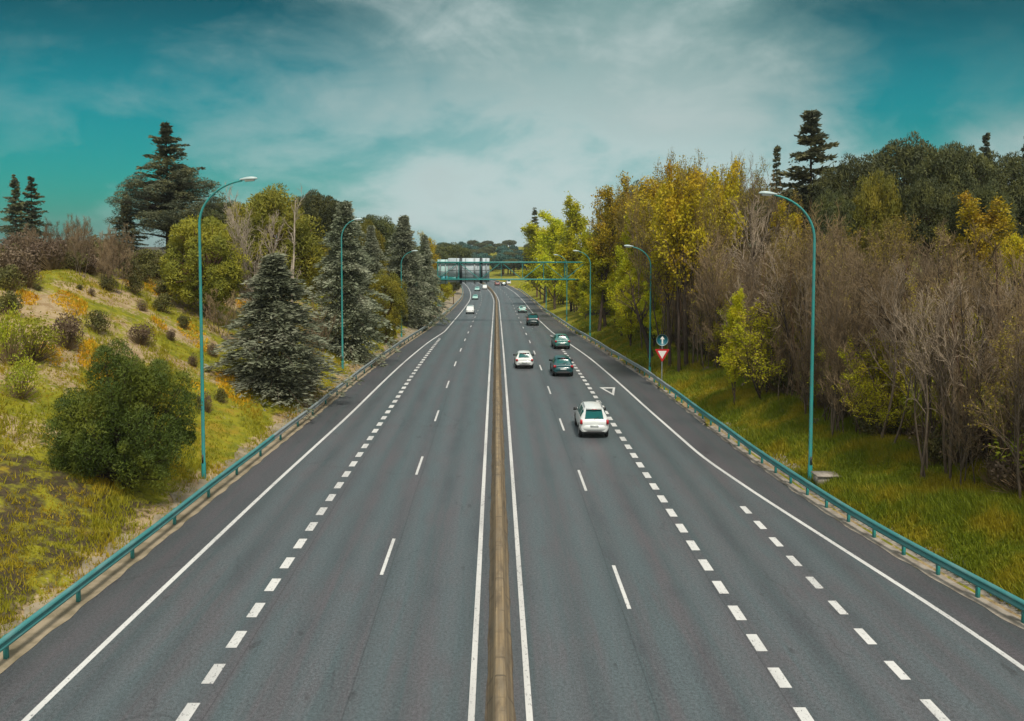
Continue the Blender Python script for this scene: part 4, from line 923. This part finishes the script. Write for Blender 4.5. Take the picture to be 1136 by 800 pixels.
SP = [  # photo foot point, width and height in photo pixels, kind, label
 (106, 370, 24, 22, 'h', 'dark rounded shrub alone on the pale sandy patch above the round bush'),
 (71, 388, 30, 34, 'b', 'rusty brown shrub on the slope just above the big round bush'),
 (153, 383, 26, 20, 'b', 'grey brown shrub above the crown of the big round bush'),
 (203, 366, 14, 15, 'h', 'small dark shrub left of the tall lamp halfway up the bank'),
 (188, 378, 11, 11, 'b', 'tiny grey shrub beside the small dark one near the tall lamp'),
 (148, 326, 18, 19, 'h', 'round dark olive shrub on the ridge of the sandy path'),
 (120, 322, 18, 16, 'h', 'round yellowish shrub at the head of the sandy path'),
 (157, 346, 11, 11, 'b', 'small brown tuft below the ridge of the sandy path'),
 (180, 346, 22, 18, 'h', 'grey olive shrub at the edge of the round pine shade'),
 (183, 330, 26, 20, 'h', 'olive shrub under the skirts of the round pine'),
 (101, 328, 8, 8, 'b', 'tiny brown tuft in the middle of the sandy patch'),
 (40, 322, 10, 7, 'h', 'tiny green tuft at the upper end of the sandy slope'),
 (88, 321, 8, 6, 'h', 'tiny green tuft beside the orange flowers'),
 (234, 396, 14, 14, 'b', 'brown shrub at the bank foot right of the tall lamp'),
 (243, 448, 14, 14, 'h', 'dark shrub low on the grass between lamp and lone conifer'),
 (225, 460, 16, 20, 'b', 'brown shrub touching the tall lamp post'),
 (344, 436, 18, 22, 'b', 'brown shrub at the rail side of the lone conifer'),
 (212, 408, 11, 12, 'b', 'small brown shrub on the grass left of the tall lamp'),
]
for px, py, wpx, hpx, kd, lab in SP:
    x, Zd = on_bank(px, py); k = rngp.integers(0, 3); shrub((SHM if kd == 'h' else SBM)[k], x, Zd, wpx * Zd / FPX / 1.75, hpx * Zd / FPX / 1.45, lab)
for px, py, wpx, hpx, lab in [(8, 405, 34, 60, 'bright lime shrub at the picture edge of the bank'), (34, 400, 52, 46, 'wide loose lime shrub on the upper bank near the rusty shrub'), (18, 442, 40, 44, 'lime green shrub low on the near bank behind the round bush')]:
    x, Zd = on_bank(px, py); shrub(SLM[rngp.integers(0, 2)], x, Zd, wpx * Zd / FPX / 1.9, hpx * Zd / FPX / 1.8, lab)
hr = np.random.default_rng(12)
for px, py, wpx, hpx, lab in [(10, 322, 30, 26, 'dark round shrub on the hill edge below the small cedars'), (8, 350, 26, 26, 'dark green shrub at the picture edge below the hilltop thicket')]:
    x, Zd = on_bank(px, py); shrub(SHM[1], x, Zd, wpx * Zd / FPX / 1.75, hpx * Zd / FPX / 1.45, lab)
for i in range(64):
    px = hr.uniform(-30, 190); Zd = hr.uniform(54, 84) ; x = at(px, Zd)
    d = float(cx(Zd) - el(Zd) - x)
    if d < 17.5: continue
    kd = hr.random(); ht = hr.uniform(.75, 1.6)
    shrub(SBM[i % 3] if kd < .45 else SHM[i % 3], x, Zd, hr.uniform(.8, 1.7), ht, 'brown shrub in the dense thicket along the hilltop' if kd < .45 else 'olive green shrub in the dense thicket along the hilltop', 'brown shrubs of the hilltop thicket' if kd < .45 else 'olive shrubs of the hilltop thicket')
for i in range(16):
    px = hr.uniform(40, 135); Zd = hr.uniform(62, 80); x = at(px, Zd)
    put_tree('bare_sapling', SAPL[i % 3], x, Zd, hr.uniform(.5, .8), hr.uniform(.45, .75), hr.uniform(0, 6), 'thin bare sapling sticking up out of the hilltop thicket', 'sapling', 'bare saplings of the hilltop thicket')

# ------------------------------------------------------------------ the wood side
tree_px('yellow_tree', LIME[0], 588, 250, 205, 58, 'bright lime tree farthest along the wood edge')
tree_px('yellow_tree', LIME[1], 610, 236, 172, 62, 'bright lime tree beside the far lamps')
tree_px('yellow_tree', LIME[2], 634, 222, 152, 66, 'lime green tree behind the gantry arm end')
tree_px('yellow_tree', GOLD[0], 660, 194, 107, 84, 'tall tree with a golden crown and dark trunk next to a slim lamp')
tree_px('yellow_tree', LIME[0], 672, 262, 108, 60, 'lime tree low behind the golden crowned one')
tree_px('yellow_tree', LIME[2], 648, 262, 150, 52, 'lime tree between the far lamp and the dark trunk')
tree_px('yellow_tree', LIME[2], 690, 232, 94, 54, 'lime leafed tree right of the tall golden crowned one')
tree_px('yellow_tree', LIME[1], 700, 300, 86, 54, 'lime tree behind the leaning dark trunk')
tree_px('yellow_tree', WARM[1], 715, 205, 100, 60, 'thin brown and gold tree behind the lamp by the arrow sign')
tree_px('yellow_tree', WARM[2], 748, 166, 92, 66, 'tallest brown and gold tree above the arrow sign')
tree_px('yellow_tree', LIME[2], 797, 324, 53, 46, 'bright lime young tree at the thicket edge above the rail')
tree_px('yellow_tree', SPARSE, 848, 338, 52.5, 84, 'loose lime undergrowth tree left of the tall grass lamp')
tree_px('yellow_tree', GOLD[0], 884, 226, 70, 56, 'orange gold tree glowing behind the lamp head on the wood side')
tree_px('yellow_tree', GOLD[1], 1076, 214, 62, 78, 'orange gold tree among the dark pines')
tree_px('yellow_tree', GOLD[0], 1118, 250, 56, 60, 'orange gold tree at the far edge of the picture')
ms = tree_meshes(deciduous(203, 12, 1, .26, .36, clear=.45, dens=.8, barkm=BARKD, twigm=TWIGW, lean=-.30))
tree_px('leaning_tree', ms, 712, 300, 77, 70, 'dark trunk leaning steeply over the lime leaves by the arrow sign', rz=0.0)
tree_px('fir_tree', FIR[0], 593, 231, 300, 22, 'small lone conifer standing on the skyline above the lime trees')
tree_px('fir_tree', CEDAR[1], 897, 125, 88, 100, 'tall dark conifer rising highest over the bare wood')
tree_px('fir_tree', FIR[1], 860, 164, 92, 26, 'slim pointed conifer beside the tallest dark one')
tree_px('cedar_tree', CEDAR[0], 1137, 144, 84, 50, 'dark conifer cut by the picture edge behind the pines')
tree_px('cedar_tree', CEDAR[1], 1090, 150, 100, 42, 'flat topped conifer poking out behind the pine crowns')
tree_px('pine_tree', DPINE[0], 945, 176, 80, 78, 'dark umbrella pine next to the tallest conifer')
tree_px('pine_tree', DPINE[1], 1003, 156, 90, 96, 'broad dark umbrella pine, the middle one of the row')
tree_px('pine_tree', DPINE[2], 1055, 163, 78, 80, 'dark umbrella pine with its crown nearest the thicket')
tree_px('pine_tree', DPINE[0], 1112, 172, 80, 80, 'dark umbrella pine at the outer end of the row')
tree_px('pine_tree', DPINE[1], 900, 205, 96, 90, 'dark umbrella pine behind the tall conifer foot')
tree_px('pine_tree', DPINE[2], 576, 268, 240, 30, 'dark round tree below the lone skyline conifer')
tree_px('pine_tree', DPINE[0], 590, 285, 225, 22, 'dark round tree right of the gantry sign gap')
tree_px('pine_tree', SKIRT[0], 968, 196, 69, 58, 'lower rounded pine in front of the broad middle umbrella pine')
tree_px('pine_tree', DPINE[2], 1030, 200, 67, 62, 'lower dark pine between the middle and the thicket side umbrella pines')
tree_px('pine_tree', DPINE[1], 1092, 206, 68, 58, 'lower dark pine in front of the outer umbrella pine')
tree_px('pine_tree', DPINE[0], 925, 214, 70, 50, 'lower dark pine at the foot of the tallest conifer')
# background belts
br = np.random.default_rng(5)
for i in range(22):
    px = 690 + i * 24; Zd = br.uniform(104, 135)
    tree_px('pine_tree', DPINE[i % 3] if i % 3 else SKIRT[1], px, br.uniform(205, 225), Zd, br.uniform(62, 84), 'dark pine in the deep row behind the bare wood', 'tree', 'pines of the deep back row')
for i in range(30):
    px = br.uniform(688, 872); Zd = br.uniform(66, 96); yt = np.interp(px, [688, 730, 770, 830, 872], [215, 180, 182, 165, 205]) + abs(br.normal(0, 18)); ms = (WARM + BARE[1:3])[i % 5] if i % 4 else GOLD[1]
    tree_px('budding_tree', ms, px, yt, Zd, br.uniform(46, 78), 'tall brown and gold budding tree in the back rows of the bare wood', 'tree', 'tall budding trees in the back of the wood')
for i in range(14):
    px = br.uniform(870, 1170); Zd = br.uniform(60, 74); ms = WARM[i % 3]
    tree_px('budding_tree', ms, px, br.uniform(238, 275) + max(0, (px - 1000)) * .1, Zd, br.uniform(60, 90), 'brown budding tree between the thicket and the dark pines', 'tree', 'budding trees before the dark pines')
for i in range(44):
    Zd = br.uniform(78, 210); x = float(cx(Zd) + er(Zd)) + br.uniform(3.0, 9)
    put_tree('young_tree', LIME[i % 3], x, Zd, br.uniform(.45, .75), br.uniform(.32, .55), br.uniform(0, 6), 'low lime leafed young tree filling the wood edge before the far lamps', 'tree', 'young lime trees of the wood edge')
n_b = 0
for i in range(420):
    if n_b >= 175: break
    Zd = br.uniform(27, 84); dd = br.uniform(4.4, 24) if br.random() < .62 else br.uniform(3.6, 7)
    x = float(er(Zd)) + dd; px = 550.4 + (x - CAMX) * FPX / Zd
    if px > 1250 or px < 712: continue
    if 775 < px < 880 and Zd < 55: continue
    # the thicket's top follows the photo's outline: y 275 beside the tall lamp, higher further off
    ytop = np.interp(px, [700, 760, 860, 920, 1000, 1140, 1250], [268, 262, 262, 262, 272, 295, 305]) + br.normal(0, 20)
    H = max(5.0, min(15, topz(ytop, Zd) - float(gh(x, Zd)))); kq = br.integers(0, 20); ms = BARE[kq % 6 if kq < 18 else kq - 12]; H *= br.uniform(.72, 1.06)
    lv_ = ms in BARE[6:]
    o = put_tree('budding_tree' if lv_ else 'bare_tree', ms, x, Zd, br.uniform(.6, 1.05) * H / ms[2] * .9, H / ms[2], br.uniform(0, 6.28), 'twiggy tree with its first olive leaves inside the dense thicket' if lv_ else 'leafless grey brown tree in the dense thicket behind the grass verge', 'tree', 'first leafing trees of the thicket' if lv_ else 'leafless trees of the thicket'); n_b += 1
    o.rotation_euler[0] = br.normal(0, .06); o.rotation_euler[1] = br.normal(0, .06)
for i in range(150):
    Zd = br.uniform(27, 78); x = float(er(Zd)) + br.uniform(4.4, 13); px = 550.4 + (x - CAMX) * FPX / Zd
    if px > 1230 or px < 712 or (775 < px < 880 and Zd < 53): continue
    put_tree('bare_tree', POLE[i % 3], x, Zd, br.uniform(.7, 1.15), br.uniform(.65, 1.15), br.uniform(0, 6), 'slender straight dark stemmed tree near the front of the thicket', 'tree', 'slender dark stems at the front of the thicket')
for i in range(60):
    Zd = br.uniform(27, 80); x = float(er(Zd)) + br.uniform(3.6, 10); px = 550.4 + (x - CAMX) * FPX / Zd
    if px > 1230 or px < 705: continue
    put_tree('bare_sapling', SAPL[i % 3], x, Zd, br.uniform(.7, 1.1), br.uniform(.6, 1.15), br.uniform(0, 6), 'thin many stemmed sapling along the front of the thicket', 'sapling', 'saplings along the front of the thicket')
for i in range(26):
    Zd = br.uniform(36, 74); x = float(er(Zd)) + br.uniform(5.0, 10); px = 550.4 + (x - CAMX) * FPX / Zd
    if px > 1180 or px < 730: continue
    put_tree('young_tree', SPARSE, x, Zd, br.uniform(.45, .8), br.uniform(.4, .75), br.uniform(0, 6), 'loose young tree with scattered lime leaves between the thicket stems', 'tree', 'young leafing trees between the thicket stems')
for i in range(110):
    Zd = br.uniform(25, 95); x = float(er(Zd)) + br.uniform(4.6, 9)
    if 550.4 + (x - CAMX) * FPX / Zd > 1240: continue
    shrub((SBM + SHM)[i % 6], x, Zd, br.uniform(.5, 1.2), br.uniform(.5, 1.3), 'brown brushwood clump along the dark foot of the thicket' if i % 6 < 3 else 'dark green brushwood clump along the dark foot of the thicket', 'brown brushwood under the thicket' if i % 6 < 3 else 'dark green brushwood under the thicket')
for i in range(80):
    Zd = br.uniform(27, 110); x = float(er(Zd)) + br.uniform(5, 13); kd = br.random()
    px = 550.4 + (x - CAMX) * FPX / Zd
    if px > 1230: continue
    if kd < .45: shrub(SLM[i % 2], x, Zd, br.uniform(.7, 1.5), br.uniform(.8, 1.9), 'lime green undergrowth shrub among the thicket stems', 'lime shrubs under the wood')
    else: shrub(SHM[i % 3], x, Zd, br.uniform(.7, 1.4), br.uniform(.5, 1.2), 'dark olive undergrowth shrub among the thicket stems', 'olive shrubs under the wood')
for i in range(34):
    Zd = br.uniform(100, 260); x = float(cx(Zd) + er(Zd)) + br.uniform(5, 26)
    ms = (LIME + GOLD)[br.integers(0, 5)]; H = br.uniform(9, 15)
    put_tree('yellow_tree', ms, x, Zd, br.uniform(.7, 1.0), H / ms[2], br.uniform(0, 6), 'yellow green tree in the far part of the roadside wood', 'tree', 'yellow green trees of the far wood')
# both sides of the bend and beyond
for i in range(40):
    Zd = br.uniform(200, 420); x = float(cx(Zd) - el(Zd)) - br.uniform(5, 40); ms = (DPINE + SPRUCE)[br.integers(0, 6)]
    put_tree('dark_tree', ms, x, Zd, br.uniform(.7, 1.1), br.uniform(7, 13) / ms[2], br.uniform(0, 6), 'dark evergreen in the far belt along the bend on the bank side', 'tree', 'dark evergreens along the far bend')
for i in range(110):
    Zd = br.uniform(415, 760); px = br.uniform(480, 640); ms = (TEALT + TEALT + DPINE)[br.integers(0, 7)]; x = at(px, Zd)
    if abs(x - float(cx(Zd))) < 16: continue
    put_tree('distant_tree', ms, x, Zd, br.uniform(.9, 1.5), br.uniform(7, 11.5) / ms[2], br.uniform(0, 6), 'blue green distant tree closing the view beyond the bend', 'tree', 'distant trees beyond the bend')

# ------------------------------------------------------------------ grass and flowers
def tufts(name, side, n, ya, yb, da, db, cols, label, hh=(.12, .32), seed=1, keep=None, wd=.018):
    rng = np.random.default_rng(seed)
    u = rng.random(n); yv = 1 / (1 / ya + u * (1 / yb - 1 / ya)); d = rng.uniform(da, db, n)
    xv = cx(yv) + side * ((el if side < 0 else er)(yv) + d)
    if keep is not None: k = keep(xv, yv, d, rng); xv, yv, d = xv[k], yv[k], d[k]
    n = len(xv); P = np.stack([xv, yv, gh(xv, yv) - .02], 1); V = []
    for k in range(4):
        a = rng.random(n) * 6.283; ln = rng.normal(0, .35, (n, 2)); h = rng.uniform(*hh, n) * (1 + .4 * np.sin(xv * 1.3 + yv * .7))
        q = P + np.stack([rng.normal(0, .07, n), rng.normal(0, .07, n), 0 * a], 1); w_ = np.stack([np.cos(a), np.sin(a), 0 * a], 1) * wd * (1 + yv / 60)[:, None]
        tp = q + np.stack([ln[:, 0] * h, ln[:, 1] * h, h], 1); V.append(np.stack([q - w_, q + w_, tp], 1))
    V = np.concatenate(V); b = MB(); b.add(V.reshape(-1, 3), np.arange(len(V) * 3).reshape(-1, 3))
    tag(b.build(name, F_[cols]), label, kind='stuff')
F_['grass'] = foliage('verge_grass', (.235, .265, .014), (.135, .18, .012), (.33, .27, .016), .35, nscale=.5)
F_['dry'] = foliage('bank_grass', (.36, .32, .018), (.24, .245, .016), (.42, .30, .02), .35, nscale=.3)
F_['flower'] = foliage('orange_yellow_flowers', (.55, .27, .012), (.50, .33, .012), (.48, .22, .012), .2)
tufts('grass', 1, 46000, 22, 130, .7, 6.0, 'grass', 'green and yellow grass on the verge behind the rail', (.14, .40), 2)
def kb(x, y, d, rng):
    s = np.sin(x * .8 + 1.7 * np.sin(y * .25)) * np.sin(y * .33 + x * .3) + .5 * np.sin(x * 2.1 + y); return rng.random(len(x)) < np.interp(y, [26, 42], [.45, 1]) * np.clip(.42 - .32 * s - np.where((d > 9) & (d < 19), .22, 0), .04, .95)
tufts('grass', -1, 85000, 22, 115, .9, 22, 'dry', 'yellowish grass in patches over the sandy bank', (.10, .30), 3, kb)
def kf(x, y, d, rng):
    s = np.sin(x * .55 + 2.2) * np.sin(y * .42 + 1.0) + .35 * np.sin(x * 1.7 + y * 1.3); return s > .60
tufts('flowers', -1, 30000, 34, 95, 4, 20, 'flower', 'orange yellow wild flowers in patches on the bank', (.08, .2), 4, kf, .03)

# ------------------------------------------------------------------ air
hb = MB(); hb.box((0, 870, 31), (2300, 2000, 86)); hz = hb.build('haze', bpy.data.materials.new('haze'))
hm = hz.data.materials[0]; hm.use_nodes = True; hn = hm.node_tree; hn.nodes.clear()
pv = hn.nodes.new('ShaderNodeVolumePrincipled'); pv.inputs['Color'].default_value = (.86, .95, .96, 1); pv.inputs['Density'].default_value = HAZE; pv.inputs['Anisotropy'].default_value = .2
ho = hn.nodes.new('ShaderNodeOutputMaterial'); hn.links.new(pv.outputs[0], ho.inputs['Volume']); tag(hz, kind='stuff')
